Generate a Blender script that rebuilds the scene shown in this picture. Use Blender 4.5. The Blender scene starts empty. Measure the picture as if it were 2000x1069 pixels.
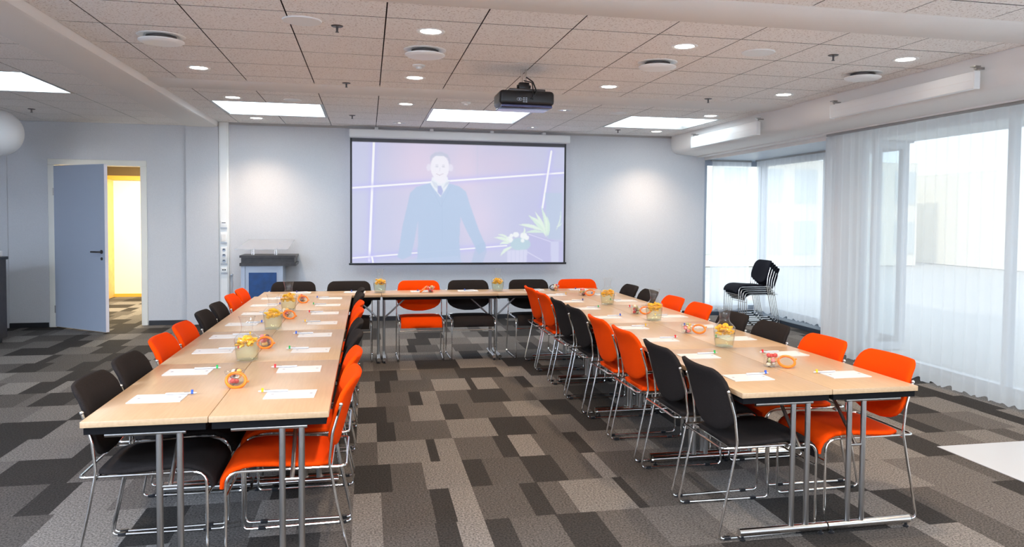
import bpy, bmesh, math, random
from mathutils import Vector, Matrix
import numpy as np

SC = bpy.context.scene
COL = SC.collection
PI = math.pi

# ------------------------------------------------------------------ camera
F_PX, CX, CY = 1526.819, 1053.09, 484.15
YAW, PITCH, ROLL = 0.216016, 0.039796, 0.008596
CAM = Vector((1.12725, -3.41247, 1.56713))
fw = Vector((math.sin(YAW) * math.cos(PITCH), math.cos(YAW) * math.cos(PITCH), -math.sin(PITCH)))
rt = Vector((math.cos(YAW), -math.sin(YAW), 0)); up = rt.cross(fw)
R_ = rt * math.cos(ROLL) + up * math.sin(ROLL)
U_ = -rt * math.sin(ROLL) + up * math.cos(ROLL)
cd = bpy.data.cameras.new('camera')
cam = bpy.data.objects.new('camera', cd); COL.objects.link(cam)
cam.matrix_world = Matrix(((R_.x, U_.x, -fw.x, CAM.x), (R_.y, U_.y, -fw.y, CAM.y), (R_.z, U_.z, -fw.z, CAM.z), (0, 0, 0, 1)))
cd.sensor_width = 36.0; cd.sensor_fit = 'HORIZONTAL'
cd.lens = F_PX / 2000 * 36
cd.shift_x = (1000 - CX) / 2000
cd.shift_y = (CY - 534.5) / 2000
cd.clip_start = 0.05; cd.clip_end = 200
SC.camera = cam

# ------------------------------------------------------------------ view, sky, lights
SC.view_settings.view_transform = 'Standard'
SC.view_settings.look = 'None'
SC.view_settings.gamma = 1.0
SC.view_settings.use_curve_mapping = False
SC.view_settings.exposure = 0.95
cy = SC.cycles
cy.use_denoising = True
cy.max_bounces = 8; cy.diffuse_bounces = 5; cy.glossy_bounces = 4; cy.transmission_bounces = 6
cy.transparent_max_bounces = 24
cy.caustics_reflective = False; cy.caustics_refractive = False
cy.sample_clamp_indirect = 6.0

W = bpy.data.worlds.new('sky'); SC.world = W; W.use_nodes = True
bg = W.node_tree.nodes['Background']
bg.inputs[0].default_value = (0.82, 0.91, 1.0, 1)
bg.inputs[1].default_value = 1.5

PANEL_E, DOWN_E, SPOT_W = 3.8, 12.0, 58.0
WARM = (1.0, 0.77, 0.55)

def area(name, loc, size, power, color, rot, spread=PI, sy=None, portal=False):
    l = bpy.data.lights.new(name, 'AREA'); l.energy = power; l.color = color
    l.shape = 'RECTANGLE'; l.size = size; l.size_y = sy or size; l.spread = spread
    if portal: l.cycles.is_portal = True
    o = bpy.data.objects.new(name, l); o.location = loc; o.rotation_euler = rot; COL.objects.link(o)
    return o
sl = bpy.data.lights.new('sun', 'SUN'); sl.energy = 1.3; sl.color = (1, .86, .66); sl.angle = .02
so = bpy.data.objects.new('sun', sl); so.rotation_euler = (math.radians(52), 0, math.radians(-62)); COL.objects.link(so)
# window openings guide the daylight in
area('window_daylight_portal', (6.70, -.75, 1.27), 2.5, 1, (1, 1, 1), (0, PI / 2, 0), sy=10.8, portal=True)
area('alcove_daylight_portal', (7.44, 6.66, 1.27), 2.4, 1, (1, 1, 1), (0, PI / 2, 0), sy=3.4, portal=True)
area('alcove_end_portal', (6.98, 8.43, 1.27), 1.0, 1, (1, 1, 1), (-PI / 2, 0, 0), sy=2.4, portal=True)

# ------------------------------------------------------------------ room numbers
YW, XS = 8.404, 6.45          # screen wall, inner edge of the bulkhead / alcove
H, HL = 2.863, 2.80           # ceilings
TJ, TX0 = 0.6315, 0.6127      # ceiling tile pitch and first joint
TL, TW, TH = 1.235, 0.483, 0.73

# ------------------------------------------------------------------ materials
def nt(name):
    m = bpy.data.materials.new(name); m.use_nodes = True
    t = m.node_tree; b = t.nodes['Principled BSDF']; return m, t, b
def L(t, a, b): t.links.new(a, b)
def srgb(r, g, b):
    f = lambda c: (c / 255 / 12.92) if c / 255 <= 0.04045 else ((c / 255 + 0.055) / 1.055) ** 2.4
    return (f(r), f(g), f(b), 1)
def mat(name, col, rough=.5, metal=0., spec=None, noise=None, bump=None, emit=None, sheen=0, coat=0):
    """noise=(scale, amount, detail): colour mottling; bump=(scale, strength)"""
    m, t, b = nt(name)
    col = tuple(col) + (1,) if len(col) == 3 else col
    b.inputs['Base Color'].default_value = col
    b.inputs['Roughness'].default_value = rough
    b.inputs['Metallic'].default_value = metal
    if spec is not None: b.inputs['Specular IOR Level'].default_value = spec
    if sheen: b.inputs['Sheen Weight'].default_value = sheen
    if coat: b.inputs['Coat Weight'].default_value = coat
    tc = t.nodes.new('ShaderNodeTexCoord')
    if noise:
        n = t.nodes.new('ShaderNodeTexNoise'); n.inputs['Scale'].default_value = noise[0]
        n.inputs['Detail'].default_value = noise[2] if len(noise) > 2 else 3
        L(t, tc.outputs['Object'], n.inputs['Vector'])
        r = t.nodes.new('ShaderNodeValToRGB'); k = noise[1]
        r.color_ramp.elements[0].color = tuple(c * (1 - k) for c in col[:3]) + (1,)
        r.color_ramp.elements[1].color = tuple(min(1, c * (1 + k)) for c in col[:3]) + (1,)
        r.color_ramp.elements[0].position = .3; r.color_ramp.elements[1].position = .7
        L(t, n.outputs['Fac'], r.inputs['Fac']); L(t, r.outputs['Color'], b.inputs['Base Color'])
    if bump:
        n2 = t.nodes.new('ShaderNodeTexNoise'); n2.inputs['Scale'].default_value = bump[0]
        L(t, tc.outputs['Object'], n2.inputs['Vector'])
        bn = t.nodes.new('ShaderNodeBump'); bn.inputs['Strength'].default_value = bump[1]; bn.inputs['Distance'].default_value = .01
        L(t, n2.outputs['Fac'], bn.inputs['Height']); L(t, bn.outputs['Normal'], b.inputs['Normal'])
    if emit:
        b.inputs['Emission Color'].default_value = tuple(emit[0]) + (1,); b.inputs['Emission Strength'].default_value = emit[1]
    return m
def thin_glass(name, tint=(1, 1, 1), refl=.9, body=0.0, bodycol=(1, 1, 1)):
    m = bpy.data.materials.new(name); m.use_nodes = True; t = m.node_tree; t.nodes.clear()
    o = t.nodes.new('ShaderNodeOutputMaterial'); tr = t.nodes.new('ShaderNodeBsdfTransparent'); tr.inputs[0].default_value = tuple(tint) + (1,)
    g = t.nodes.new('ShaderNodeBsdfGlossy'); g.inputs['Roughness'].default_value = .03; g.inputs[0].default_value = (refl, refl, refl, 1)
    lw = t.nodes.new('ShaderNodeLayerWeight'); lw.inputs[0].default_value = .5
    pw = t.nodes.new('ShaderNodeMath'); pw.operation = 'POWER'; pw.inputs[1].default_value = 5; L(t, lw.outputs['Facing'], pw.inputs[0])
    f = t.nodes.new('ShaderNodeMath'); f.operation = 'MULTIPLY_ADD'; f.inputs[1].default_value = .9; f.inputs[2].default_value = .04; L(t, pw.outputs[0], f.inputs[0])
    mx = t.nodes.new('ShaderNodeMixShader'); L(t, f.outputs[0], mx.inputs[0]); L(t, tr.outputs[0], mx.inputs[1]); L(t, g.outputs[0], mx.inputs[2])
    out = mx
    if body:
        d = t.nodes.new('ShaderNodeBsdfDiffuse'); d.inputs[0].default_value = tuple(bodycol) + (1,)
        m2 = t.nodes.new('ShaderNodeMixShader'); m2.inputs[0].default_value = body; L(t, mx.outputs[0], m2.inputs[1]); L(t, d.outputs[0], m2.inputs[2]); out = m2
    L(t, out.outputs[0], o.inputs[0]); return m
def emission(name, col, s):
    m = bpy.data.materials.new(name); m.use_nodes = True; t = m.node_tree; t.nodes.clear()
    o = t.nodes.new('ShaderNodeOutputMaterial'); e = t.nodes.new('ShaderNodeEmission')
    e.inputs[0].default_value = tuple(col[:3]) + (1,); e.inputs[1].default_value = s; L(t, e.outputs[0], o.inputs[0]); return m
def sheer(name, trans, col):
    m = bpy.data.materials.new(name); m.use_nodes = True; t = m.node_tree; t.nodes.clear()
    o = t.nodes.new('ShaderNodeOutputMaterial'); tr = t.nodes.new('ShaderNodeBsdfTransparent')
    d = t.nodes.new('ShaderNodeBsdfDiffuse'); d.inputs[0].default_value = tuple(col) + (1,)
    tl = t.nodes.new('ShaderNodeBsdfTranslucent'); tl.inputs[0].default_value = tuple(col) + (1,)
    a = t.nodes.new('ShaderNodeMixShader'); a.inputs[0].default_value = .72; L(t, d.outputs[0], a.inputs[1]); L(t, tl.outputs[0], a.inputs[2])
    b = t.nodes.new('ShaderNodeMixShader')
    # the weave closes up where the cloth is seen edge-on
    lw = t.nodes.new('ShaderNodeLayerWeight'); lw.inputs[0].default_value = .12
    mr = t.nodes.new('ShaderNodeMapRange'); mr.inputs['To Min'].default_value = 1 - trans; mr.inputs['To Max'].default_value = min(1, 1.25 - trans)
    L(t, lw.outputs['Facing'], mr.inputs['Value']); L(t, mr.outputs[0], b.inputs[0])
    L(t, tr.outputs[0], b.inputs[1]); L(t, a.outputs[0], b.inputs[2]); L(t, b.outputs[0], o.inputs[0]); return m

M = {}
M['wall'] = mat('painted_wallpaper', (.66, .66, .68), .85, noise=(90, .03), bump=(160, .25))
M['white'] = mat('white_paint', (.88, .88, .87), .45)
M['valve'] = mat('valve_enamel', (.96, .96, .95), .4)
M['plaster'] = mat('ceiling_plaster', (.87, .84, .81), .9, bump=(220, .15))
M['trimwhite'] = mat('frame_white', (.80, .78, .72), .4)
M['baseboard'] = mat('black_baseboard', (.018, .018, .022), .5)
M['chrome'] = mat('chrome', (.80, .79, .77), .16, 1.0)
M['steel'] = mat('brushed_steel', (.40, .385, .37), .30, 1.0)
M['dark_steel'] = mat('dark_steel', (.12, .11, .11), .35, .9)
M['black'] = mat('black_plastic', (.012, .012, .014), .35)
M['apron'] = mat('black_underframe', (.008, .008, .009), .8, spec=.05)
M['orange_f'] = mat('orange_felt', (.84, .060, .001), .95, noise=(420, .12), bump=(500, .25), spec=.08)
M['black_f'] = mat('charcoal_felt', (.021, .017, .016), .95, noise=(420, .4), bump=(500, .25), spec=.10)
M['navy_f'] = mat('dark_stack_felt', (.016, .017, .024), .95, noise=(420, .35), bump=(500, .25), spec=.1)
M['paper'] = mat('paper', (.66, .655, .66), .7)
M['print'] = mat('grey_print', (.35, .35, .4), .7)
M['pen'] = mat('pen_white', (.62, .63, .66), .25)
for k, c in dict(blue=(.02, .10, .55), green=(.02, .42, .10), red=(.72, .02, .03), yellow=(.90, .52, .02), violet=(.05, .04, .25)).items():
    M['pen_' + k] = mat('pen_ring_' + k, c, .3)
M['glass'] = thin_glass('clear_glass', (.975, .98, .975), .8, .015, (.9, .9, .88))
M['pane'] = thin_glass('window_glass', (.93, .96, .97), .35)
M['acrylic'] = thin_glass('acrylic_sheet', (.82, .83, .86), .6, .22, (.75, .76, .8))
M['water'] = thin_glass('infused_water', (.93, .945, .82), .5, .03, (.85, .85, .66))
M['orange_fruit'] = mat('orange_flesh', (1.0, .48, .006), .35, noise=(60, .2), spec=.5)
M['rubber'] = mat('orange_rubber', (.93, .20, .010), .4)
M['candy'] = [mat('sweet_' + n, c, .4) for n, c in dict(pink=(.80, .22, .20), brown=(.16, .07, .05), olive=(.40, .38, .16), gold=(.75, .42, .10), cream=(.75, .66, .48), red=(.6, .06, .05)).items()]
M['wenge'] = mat('dark_wenge', (.035, .028, .026), .4, noise=(18, .3))
M['blue'] = mat('blue_panel', (.004, .055, .20), .45, noise=(12, .2))
M['silver'] = mat('silver_lacquer', (.42, .46, .53), .4, .3)
M['door'] = mat('door_lacquer', (.50, .55, .66), .5, bump=(200, .08))
M['doorside'] = mat('door_edge', (.85, .78, .80), .4)  # pink-white highlight along the leaf edge put into the colour
M['oak'] = mat('oak_veneer', (.72, .45, .16), .45, noise=(9, .15))
M['brown'] = mat('brown_bulkhead', (.13, .085, .03), .7)
M['amber'] = mat('amber_trim', (.75, .38, .05), .5)
M['hall'] = mat('corridor_paint', (.88, .82, .66), .8)
M['panel_e'] = emission('light_panel_diffuser', (.74, .89, 1.0), PANEL_E)
M['down_e'] = emission('downlight_glow', (1.0, .93, .82), DOWN_E)
M['lampglobe'] = mat('opal_glass', (.86, .86, .86), .35)
M['curtain'] = sheer('sheer_curtain', .38, (.93, .93, .94))
M['curtain_dense'] = sheer('denser_sheer_curtain', .36, (.93, .93, .95))
M['gray_ceil'] = mat('alcove_ceiling_metal', (.30, .34, .40), .35, .2)
M['tile_white'] = mat('pale_floor_tile', (.46, .47, .49), .35)
M['black_hole'] = mat('dark_opening', (.02, .02, .02), .9)
M['pavement'] = mat('pavement', (.42, .42, .42), .9, noise=(3, .1))
M['facade'] = mat('cream_facade', (.86, .82, .73), .9)
M['facade2'] = mat('pale_facade', (.76, .78, .78), .9)
M['winpane'] = mat('facade_glass', (.60, .65, .66), .3)
M['reflection_blue'] = mat('projector_underside', (.10, .11, .22), .08, .6)  # blue reflection on the glossy underside put into the base colour

def beech():
    m, t, b = nt('beech_laminate')
    tc = t.nodes.new('ShaderNodeTexCoord'); mp = t.nodes.new('ShaderNodeMapping'); mp.inputs['Scale'].default_value = (26, 1.6, 26)
    L(t, tc.outputs['Object'], mp.inputs['Vector'])
    n = t.nodes.new('ShaderNodeTexNoise'); n.inputs['Scale'].default_value = 3; n.inputs['Detail'].default_value = 6; L(t, mp.outputs[0], n.inputs['Vector'])
    r = t.nodes.new('ShaderNodeValToRGB'); r.color_ramp.elements[0].position = .32; r.color_ramp.elements[1].position = .72
    r.color_ramp.elements[0].color = (.47, .315, .185, 1); r.color_ramp.elements[1].color = (.53, .365, .22, 1)
    L(t, n.outputs['Fac'], r.inputs['Fac']); L(t, r.outputs[0], b.inputs['Base Color'])
    b.inputs['Roughness'].default_value = .33; b.inputs['Specular IOR Level'].default_value = .45
    return m
M['beech'] = beech()

def tilemat():
    m, t, b = nt('mineral_ceiling_tile')
    tc = t.nodes.new('ShaderNodeTexCoord')
    v = t.nodes.new('ShaderNodeTexNoise'); v.inputs['Scale'].default_value = 75; v.inputs['Detail'].default_value = 2; v.inputs['Roughness'].default_value = .6
    L(t, tc.outputs['Object'], v.inputs['Vector'])
    r = t.nodes.new('ShaderNodeValToRGB'); r.color_ramp.elements[0].position = .33; r.color_ramp.elements[1].position = .43
    r.color_ramp.elements[0].color = (.60, .51, .46, 1); r.color_ramp.elements[1].color = (.95, .91, .875, 1)
    L(t, v.outputs['Fac'], r.inputs['Fac']); L(t, r.outputs[0], b.inputs['Base Color'])
    b.inputs['Roughness'].default_value = .95
    return m
M['tile'] = tilemat()

def carpetmat():
    m, t, b = nt('carpet_tiles')
    a = t.nodes.new('ShaderNodeAttribute'); a.attribute_name = 'Col'
    tc = t.nodes.new('ShaderNodeTexCoord')
    n = t.nodes.new('ShaderNodeTexNoise'); n.inputs['Scale'].default_value = 95; n.inputs['Detail'].default_value = 3; n.inputs['Roughness'].default_value = .75
    L(t, tc.outputs['Object'], n.inputs['Vector'])
    mr = t.nodes.new('ShaderNodeMapRange'); mr.inputs['From Min'].default_value = .33; mr.inputs['From Max'].default_value = .67
    mr.inputs['To Min'].default_value = .30; mr.inputs['To Max'].default_value = 1.78
    L(t, n.outputs['Fac'], mr.inputs['Value'])
    vm = t.nodes.new('ShaderNodeVectorMath'); vm.operation = 'SCALE'; L(t, a.outputs['Color'], vm.inputs[0]); L(t, mr.outputs[0], vm.inputs['Scale'])
    L(t, vm.outputs[0], b.inputs['Base Color']); b.inputs['Roughness'].default_value = .95; b.inputs['Specular IOR Level'].default_value = .15
    bn = t.nodes.new('ShaderNodeBump'); bn.inputs['Strength'].default_value = .5; bn.inputs['Distance'].default_value = .006
    L(t, n.outputs['Fac'], bn.inputs['Height']); L(t, bn.outputs[0], b.inputs['Normal'])
    return m
M['carpet'] = carpetmat()

# ------------------------------------------------------------------ mesh helpers
class MB:
    def __init__(s): s.v = []; s.f = []; s.m = []; s.mi = 0
    def add(s, vs, fs):
        o = len(s.v); s.v += [tuple(v) for v in vs]; s.f += [tuple(i + o for i in f) for f in fs]; s.m += [s.mi] * len(fs); return s
    def box(s, x0, x1, y0, y1, z0, z1):
        v = [(x0, y0, z0), (x1, y0, z0), (x1, y1, z0), (x0, y1, z0), (x0, y0, z1), (x1, y0, z1), (x1, y1, z1), (x0, y1, z1)]
        return s.add(v, [(0, 3, 2, 1), (4, 5, 6, 7), (0, 1, 5, 4), (1, 2, 6, 5), (2, 3, 7, 6), (3, 0, 4, 7)])
    def rbox(s, x0, x1, y0, y1, z0, z1, r=.01, seg=3):
        bm = bmesh.new(); bmesh.ops.create_cube(bm, size=1)
        for v in bm.verts: v.co = Vector(((x0 + x1) / 2 + v.co.x * (x1 - x0), (y0 + y1) / 2 + v.co.y * (y1 - y0), (z0 + z1) / 2 + v.co.z * (z1 - z0)))
        bmesh.ops.bevel(bm, geom=list(bm.edges), offset=r, segments=seg, affect='EDGES', profile=.5)
        bm.verts.index_update(); s.add([v.co for v in bm.verts], [[v.index for v in f.verts] for f in bm.faces]); bm.free(); return s
    def quad(s, a, b, c, d): return s.add([a, b, c, d], [(0, 1, 2, 3)])
    def tube(s, pts, r, n=8, cap=True, closed=False):
        P = [Vector(p) for p in pts]; k = len(P); vs = []; T = []
        for i in range(k):
            a = P[i - 1] if (i or closed) else P[0]; b = P[(i + 1) % k] if (i < k - 1 or closed) else P[-1]
            T.append((b - a).normalized())
        ref = Vector((0, 0, 1)) if abs(T[0].z) < .9 else Vector((1, 0, 0))
        nrm = (ref - T[0] * ref.dot(T[0])).normalized()
        for i in range(k):
            nrm = (nrm - T[i] * nrm.dot(T[i])).normalized(); bi = T[i].cross(nrm)
            rr = r[i] if isinstance(r, (list, tuple)) else r
            for j in range(n):
                a = 2 * PI * j / n; vs.append(P[i] + (nrm * math.cos(a) + bi * math.sin(a)) * rr)
        fs = []
        for i in range(k if closed else k - 1):
            i2 = (i + 1) % k
            for j in range(n): fs.append((i * n + j, i * n + (j + 1) % n, i2 * n + (j + 1) % n, i2 * n + j))
        if cap and not closed: fs += [tuple(range(n))[::-1], tuple((k - 1) * n + j for j in range(n))]
        return s.add(vs, fs)
    def lathe(s, prof, c=(0, 0, 0), n=24, cap0=False, cap1=False, mtx=None):
        vs = []; fs = []
        for r, z in prof:
            for j in range(n):
                a = 2 * PI * j / n; p = Vector((r * math.cos(a), r * math.sin(a), z))
                if mtx: p = mtx @ p
                vs.append(p + Vector(c))
        k = len(prof)
        for i in range(k - 1):
            for j in range(n): fs.append((i * n + j, i * n + (j + 1) % n, (i + 1) * n + (j + 1) % n, (i + 1) * n + j))
        if cap0: fs.append(tuple(range(n))[::-1])
        if cap1: fs.append(tuple((k - 1) * n + j for j in range(n)))
        return s.add(vs, fs)
    def sphere(s, c, r, n=12, sq=(1, 1, 1), rot=None):
        vs = []; fs = []; m = n // 2
        for i in range(m + 1):
            th = PI * i / m
            for j in range(n):
                a = 2 * PI * j / n; p = Vector((r * math.sin(th) * math.cos(a) * sq[0], r * math.sin(th) * math.sin(a) * sq[1], r * math.cos(th) * sq[2]))
                if rot: p = rot @ p
                vs.append(p + Vector(c))
        for i in range(m):
            for j in range(n): fs.append((i * n + j, (i + 1) * n + j, (i + 1) * n + (j + 1) % n, i * n + (j + 1) % n))
        return s.add(vs, fs)
    def extrude(s, prof, y0, y1, cap=True):
        """prof: list of (x,z), extruded along y"""
        k = len(prof); vs = [(x, y0, z) for x, z in prof] + [(x, y1, z) for x, z in prof]
        fs = [(i, (i + 1) % k, k + (i + 1) % k, k + i) for i in range(k)]
        if cap: fs += [tuple(range(k))[::-1], tuple(range(k, 2 * k))]
        return s.add(vs, fs)
    def pillow(s, P, N, T):
        nu, nv = len(P), len(P[0]); vs = []
        for sg in (1, -1):
            for i in range(nu):
                for j in range(nv): vs.append(Vector(P[i][j]) + Vector(N[i][j]) * (T[i][j] * sg))
        K = nu * nv; fs = []
        for i in range(nu - 1):
            for j in range(nv - 1):
                a, b, c, d = i * nv + j, i * nv + j + 1, (i + 1) * nv + j + 1, (i + 1) * nv + j
                fs += [(a, b, c, d), (K + d, K + c, K + b, K + a)]
        ring = [(0, j) for j in range(nv)] + [(i, nv - 1) for i in range(1, nu)] + [(nu - 1, j) for j in range(nv - 2, -1, -1)] + [(i, 0) for i in range(nu - 2, 0, -1)]
        for q in range(len(ring)):
            a = ring[q][0] * nv + ring[q][1]; b = ring[(q + 1) % len(ring)]; b = b[0] * nv + b[1]
            fs.append((b, a, K + a, K + b))
        return s.add(vs, fs)
    def build(s, name, mats, parent=None, smooth=True, ang=40, loc=None, flat=False):
        me = bpy.data.meshes.new(name); me.from_pydata(s.v, [], s.f)
        for m in (mats if isinstance(mats, (list, tuple)) else [mats]): me.materials.append(m)
        if any(s.m): me.polygons.foreach_set('material_index', s.m)
        bm = bmesh.new(); bm.from_mesh(me); bmesh.ops.recalc_face_normals(bm, faces=bm.faces); bm.to_mesh(me); bm.free()
        if smooth and not flat:
            me.polygons.foreach_set('use_smooth', [True] * len(me.polygons)); me.set_sharp_from_angle(angle=math.radians(ang))
        me.update()
        o = bpy.data.objects.new(name, me); COL.objects.link(o)
        if parent: o.parent = parent
        if loc: o.location = loc
        return o
def fillet(pts, rads, n=6):
    P = [Vector(p) for p in pts]; out = [P[0]]
    for i in range(1, len(P) - 1):
        r = rads[i - 1] if isinstance(rads, (list, tuple)) else rads
        a = (P[i - 1] - P[i]); b = (P[i + 1] - P[i]); la, lb = a.length, b.length; a.normalize(); b.normalize()
        ang = a.angle(b); d = min(r / math.tan(ang / 2), la * .49, lb * .49)
        p0, p1 = P[i] + a * d, P[i] + b * d
        for k in range(n + 1):
            u = k / n; out.append(p0 * (1 - u) ** 2 + P[i] * 2 * u * (1 - u) + p1 * u * u)
    out.append(P[-1]); return out

def empty(name, loc=(0, 0, 0), rz=0):
    o = bpy.data.objects.new(name, None); COL.objects.link(o); o.location = loc; o.rotation_euler = (0, 0, rz); o.empty_display_size = .1; return o
def tag(o, label=None, cat=None, group=None, kind=None):
    if label: o['label'] = label
    if cat: o['category'] = cat
    if group: o['group'] = group
    if kind: o['kind'] = kind
    return o
KIDS = {}
def dup(o, parent=None):
    c = o.copy(); COL.objects.link(c); c.parent = parent
    for ch in list(o.children): dup(ch, c)
    return c
def struct(o): o['kind'] = 'structure'; return o
ORD = ['first', 'second', 'third', 'fourth', 'fifth', 'sixth', 'seventh', 'eighth', 'ninth', 'tenth']

# ================================================================== SETTING
# ---- floor of carpet rectangles in half-metre rows
DK, MD, LT, LM = (.031, .0275, .025), (.075, .067, .061), (.160, .146, .134), (.111, .100, .092)
fixed = {
    0: [(1.05, 1.2, LT), (1.2, 1.46, MD), (1.46, 1.57, DK), (1.57, 1.715, LT), (1.715, 1.845, DK), (1.845, 2.09, MD), (2.09, 2.31, DK), (2.31, 2.55, MD), (2.55, 2.9, LM)],
    1: [(1.05, 1.2, LT), (1.2, 1.47, MD), (1.47, 1.58, DK), (1.58, 1.715, LT), (1.715, 1.99, MD), (1.99, 2.10, DK), (2.10, 2.23, MD), (2.23, 2.56, LT), (2.56, 2.62, DK), (2.62, 2.9, MD)],
    2: [(1.05, 1.265, DK), (1.265, 1.46, MD), (1.46, 1.715, LT), (1.715, 1.84, DK), (1.84, 2.09, MD), (2.09, 2.30, DK), (2.30, 2.51, MD), (2.51, 2.60, LT), (2.60, 2.9, MD)],
    3: [(1.05, 1.19, MD), (1.19, 1.52, LT), (1.52, 1.58, DK), (1.58, 1.715, LT), (1.715, 1.99, MD), (1.99, 2.10, DK), (2.10, 2.27, LT), (2.27, 2.50, MD), (2.50, 2.61, DK), (2.61, 2.9, LM)],
    4: [(1.05, 1.19, LT), (1.19, 1.32, DK), (1.32, 1.71, MD), (1.71, 2.04, LT), (2.04, 2.325, DK), (2.325, 2.5, MD), (2.5, 2.7, LM), (2.7, 2.9, DK)],
    5: [(1.05, 1.27, DK), (1.27, 1.45, MD), (1.45, 1.71, LT), (1.71, 1.857, DK), (1.857, 2.237, MD), (2.237, 2.55, LT), (2.55, 2.79, DK), (2.79, 2.9, MD)],
    6: [(1.05, 1.2, LT), (1.2, 1.475, MD), (1.475, 1.577, DK), (1.577, 1.715, LT), (1.715, 1.995, MD), (1.995, 2.32, DK), (2.32, 2.55, MD), (2.55, 2.9, LM)],
    7: [(1.05, 1.19, LT), (1.19, 1.327, DK), (1.327, 1.716, MD), (1.716, 2.04, LT), (2.04, 2.1, DK), (2.1, 2.3, LT), (2.3, 2.52, MD), (2.52, 2.62, DK), (2.62, 2.9, LT)],
}
rnd = random.Random(11)
def rowfill(x0, x1, prev):
    out = []; x = x0
    while x < x1 - .01:
        w = rnd.choice([.10, .17, .22, .27, .27, .33, .36, .44, .5]); w = min(w, x1 - x)
        if x1 - x - w < .09: w = x1 - x
        tone = rnd.choice([DK, MD, MD, LT, LM, DK, LT])
        while tone == prev: tone = rnd.choice([DK, MD, LT, LM])
        out.append((x, x + w, tone)); prev = tone; x += w
    return out
v, f, cols = [], [], []
def fquad(x0, x1, y0, y1, c):
    o = len(v); v.extend([(x0, y0, 0), (x1, y0, 0), (x1, y1, 0), (x0, y1, 0)]); f.append((o, o + 1, o + 2, o + 3)); cols.extend([c] * 4)
for k in range(-12, 25):
    y0 = .025 + k * .505; y1 = y0 + .505
    if y0 > YW: x0, x1 = -5.2, -.6
    elif y0 > 4.8: x0, x1 = -6.2, 7.6
    else: x0, x1 = -6.2, 6.8
    cells = [c for c in fixed.get(k, [])]
    if cells: cells = rowfill(x0, 1.05, None) + cells + rowfill(2.9, x1, cells[-1][2])
    else: cells = rowfill(x0, x1, None)
    for a, b, c in cells:
        j = rnd.uniform(.92, 1.08); fquad(a, b, y0, y1, tuple(q * j for q in c))
me = bpy.data.meshes.new('floor'); me.from_pydata(v, [], f); me.materials.append(M['carpet'])
ca = me.color_attributes.new('Col', 'FLOAT_COLOR', 'CORNER')
ca.data.foreach_set('color', np.array([tuple(c) + (1,) for c in cols], dtype=np.float32).ravel())
fl = bpy.data.objects.new('floor', me); COL.objects.link(fl); struct(fl)
# pale tiled strip by the window
b = MB()
for i in range(3):
    for j in range(8):
        b.rbox(4.965 + i * .765 + .003, 4.965 + (i + 1) * .765 - .003 if i < 2 else 6.795, 1.22 - (j + 1) * .765 + .003, 1.22 - j * .765 - .003, -.02, .004, .002, 1)
struct(b.build('floor_tiles', M['tile_white']))

# ---- walls
b = MB()
b.box(-6.35, -3.06, YW, YW + .14, 0, 3.0); b.box(-1.93, XS, YW, YW + .14, 0, 3.0); b.box(-3.06, -1.93, YW, YW + .14, 2.25, 3.0)
b.box(-1.36, -.93, YW - .045, YW, 0, HL)
struct(b.build('wall_back', M['wall'], flat=True))
struct(MB().box(-6.35, -6.2, -6.2, YW, 0, 3.0).build('wall_left', M['wall'], flat=True))
struct(MB().box(-6.35, 7.0, -6.35, -6.2, 0, 3.0).build('wall_front', M['wall'], flat=True))
b = MB(); b.box(6.50, 6.80, 4.72, 4.92, 0, 2.60)
struct(b.build('wall_pier', M['wall'], flat=True))
b = MB(); b.rbox(-4.3, -3.6, YW - .03, YW, .0, HL, .004, 1)
struct(b.build('trim_1', M['wall']))
# cable trunking beside the beam
tr = MB(); tr.rbox(-.925, -.795, YW - .055, YW, 0, H - .002, .006, 2); tr.rbox(-.91, -.81, YW - .062, YW - .05, .0, H - .002, .004, 1)
struct(tr.build('trim_2', M['white']))
# baseboards
for nm, x0, x1 in (('baseboard_left', -6.2, -3.125), ('baseboard_middle', -1.86, -.93), ('baseboard_right', -.79, XS)):
    struct(MB().box(x0, x1, YW - .025 if nm != 'baseboard_middle' else YW - .03, YW, 0, .065).build(nm, M['baseboard'], flat=True))
struct(MB().box(-6.2, -6.18, -6.2, YW, 0, .065).build('baseboard_side', M['baseboard'], flat=True))

# ---- ceilings
def tiles(x0, x1, y0, y1, z, xo, yo, holes, th=.0012, thick=.006):
    bb = MB()
    def cuts(a, c, o):
        k0 = math.floor((a - o) / TJ); out = [a]; q = o + (k0 + 1) * TJ
        while q < c - 1e-4:
            if q > a + 1e-4: out.append(q)
            q += TJ
        return out + [c]
    xs, ys = cuts(x0, x1, xo), cuts(y0, y1, yo)
    for i in range(len(xs) - 1):
        for j in range(len(ys) - 1):
            cx_, cy_ = (xs[i] + xs[i + 1]) / 2, (ys[j] + ys[j + 1]) / 2
            if any(h[0] < cx_ < h[1] and h[2] < cy_ < h[3] for h in holes): continue
            gx, gy = .0045, .0075
            bb.box(xs[i] + gx, xs[i + 1] - gx, ys[j] + gy, ys[j + 1] - gy, z, z + th)
    return bb
J = lambda n: TX0 + n * TJ
PAN = [(J(-2), J(0), 6.17, 6.17 + 2 * TJ), (J(2), J(4), 6.17, 6.17 + 2 * TJ), (J(6), J(8), 6.17, 6.17 + 2 * TJ)]
PANL = [(-1.83 - 2 * TJ, -1.83, 4.33, 4.33 + 2 * TJ)]
PANB = [(J(2), J(4), -2.5 - TJ * 2 + .05, -2.45), (-4.4, -3.1, -2.5, -1.2)]
bb = tiles(-.93, 5.86, 5.26, YW, H, TX0, 6.17, PAN)
b2 = tiles(-.93, 5.86, 1.475, 4.72, H, TX0, 1.865, [])
b3 = tiles(-.93, 5.86, -2.6, .95, H, TX0, .62, [])
b4 = tiles(-.93, 5.86, -6.2, -3.1, H, TX0, .62, [])
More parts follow.
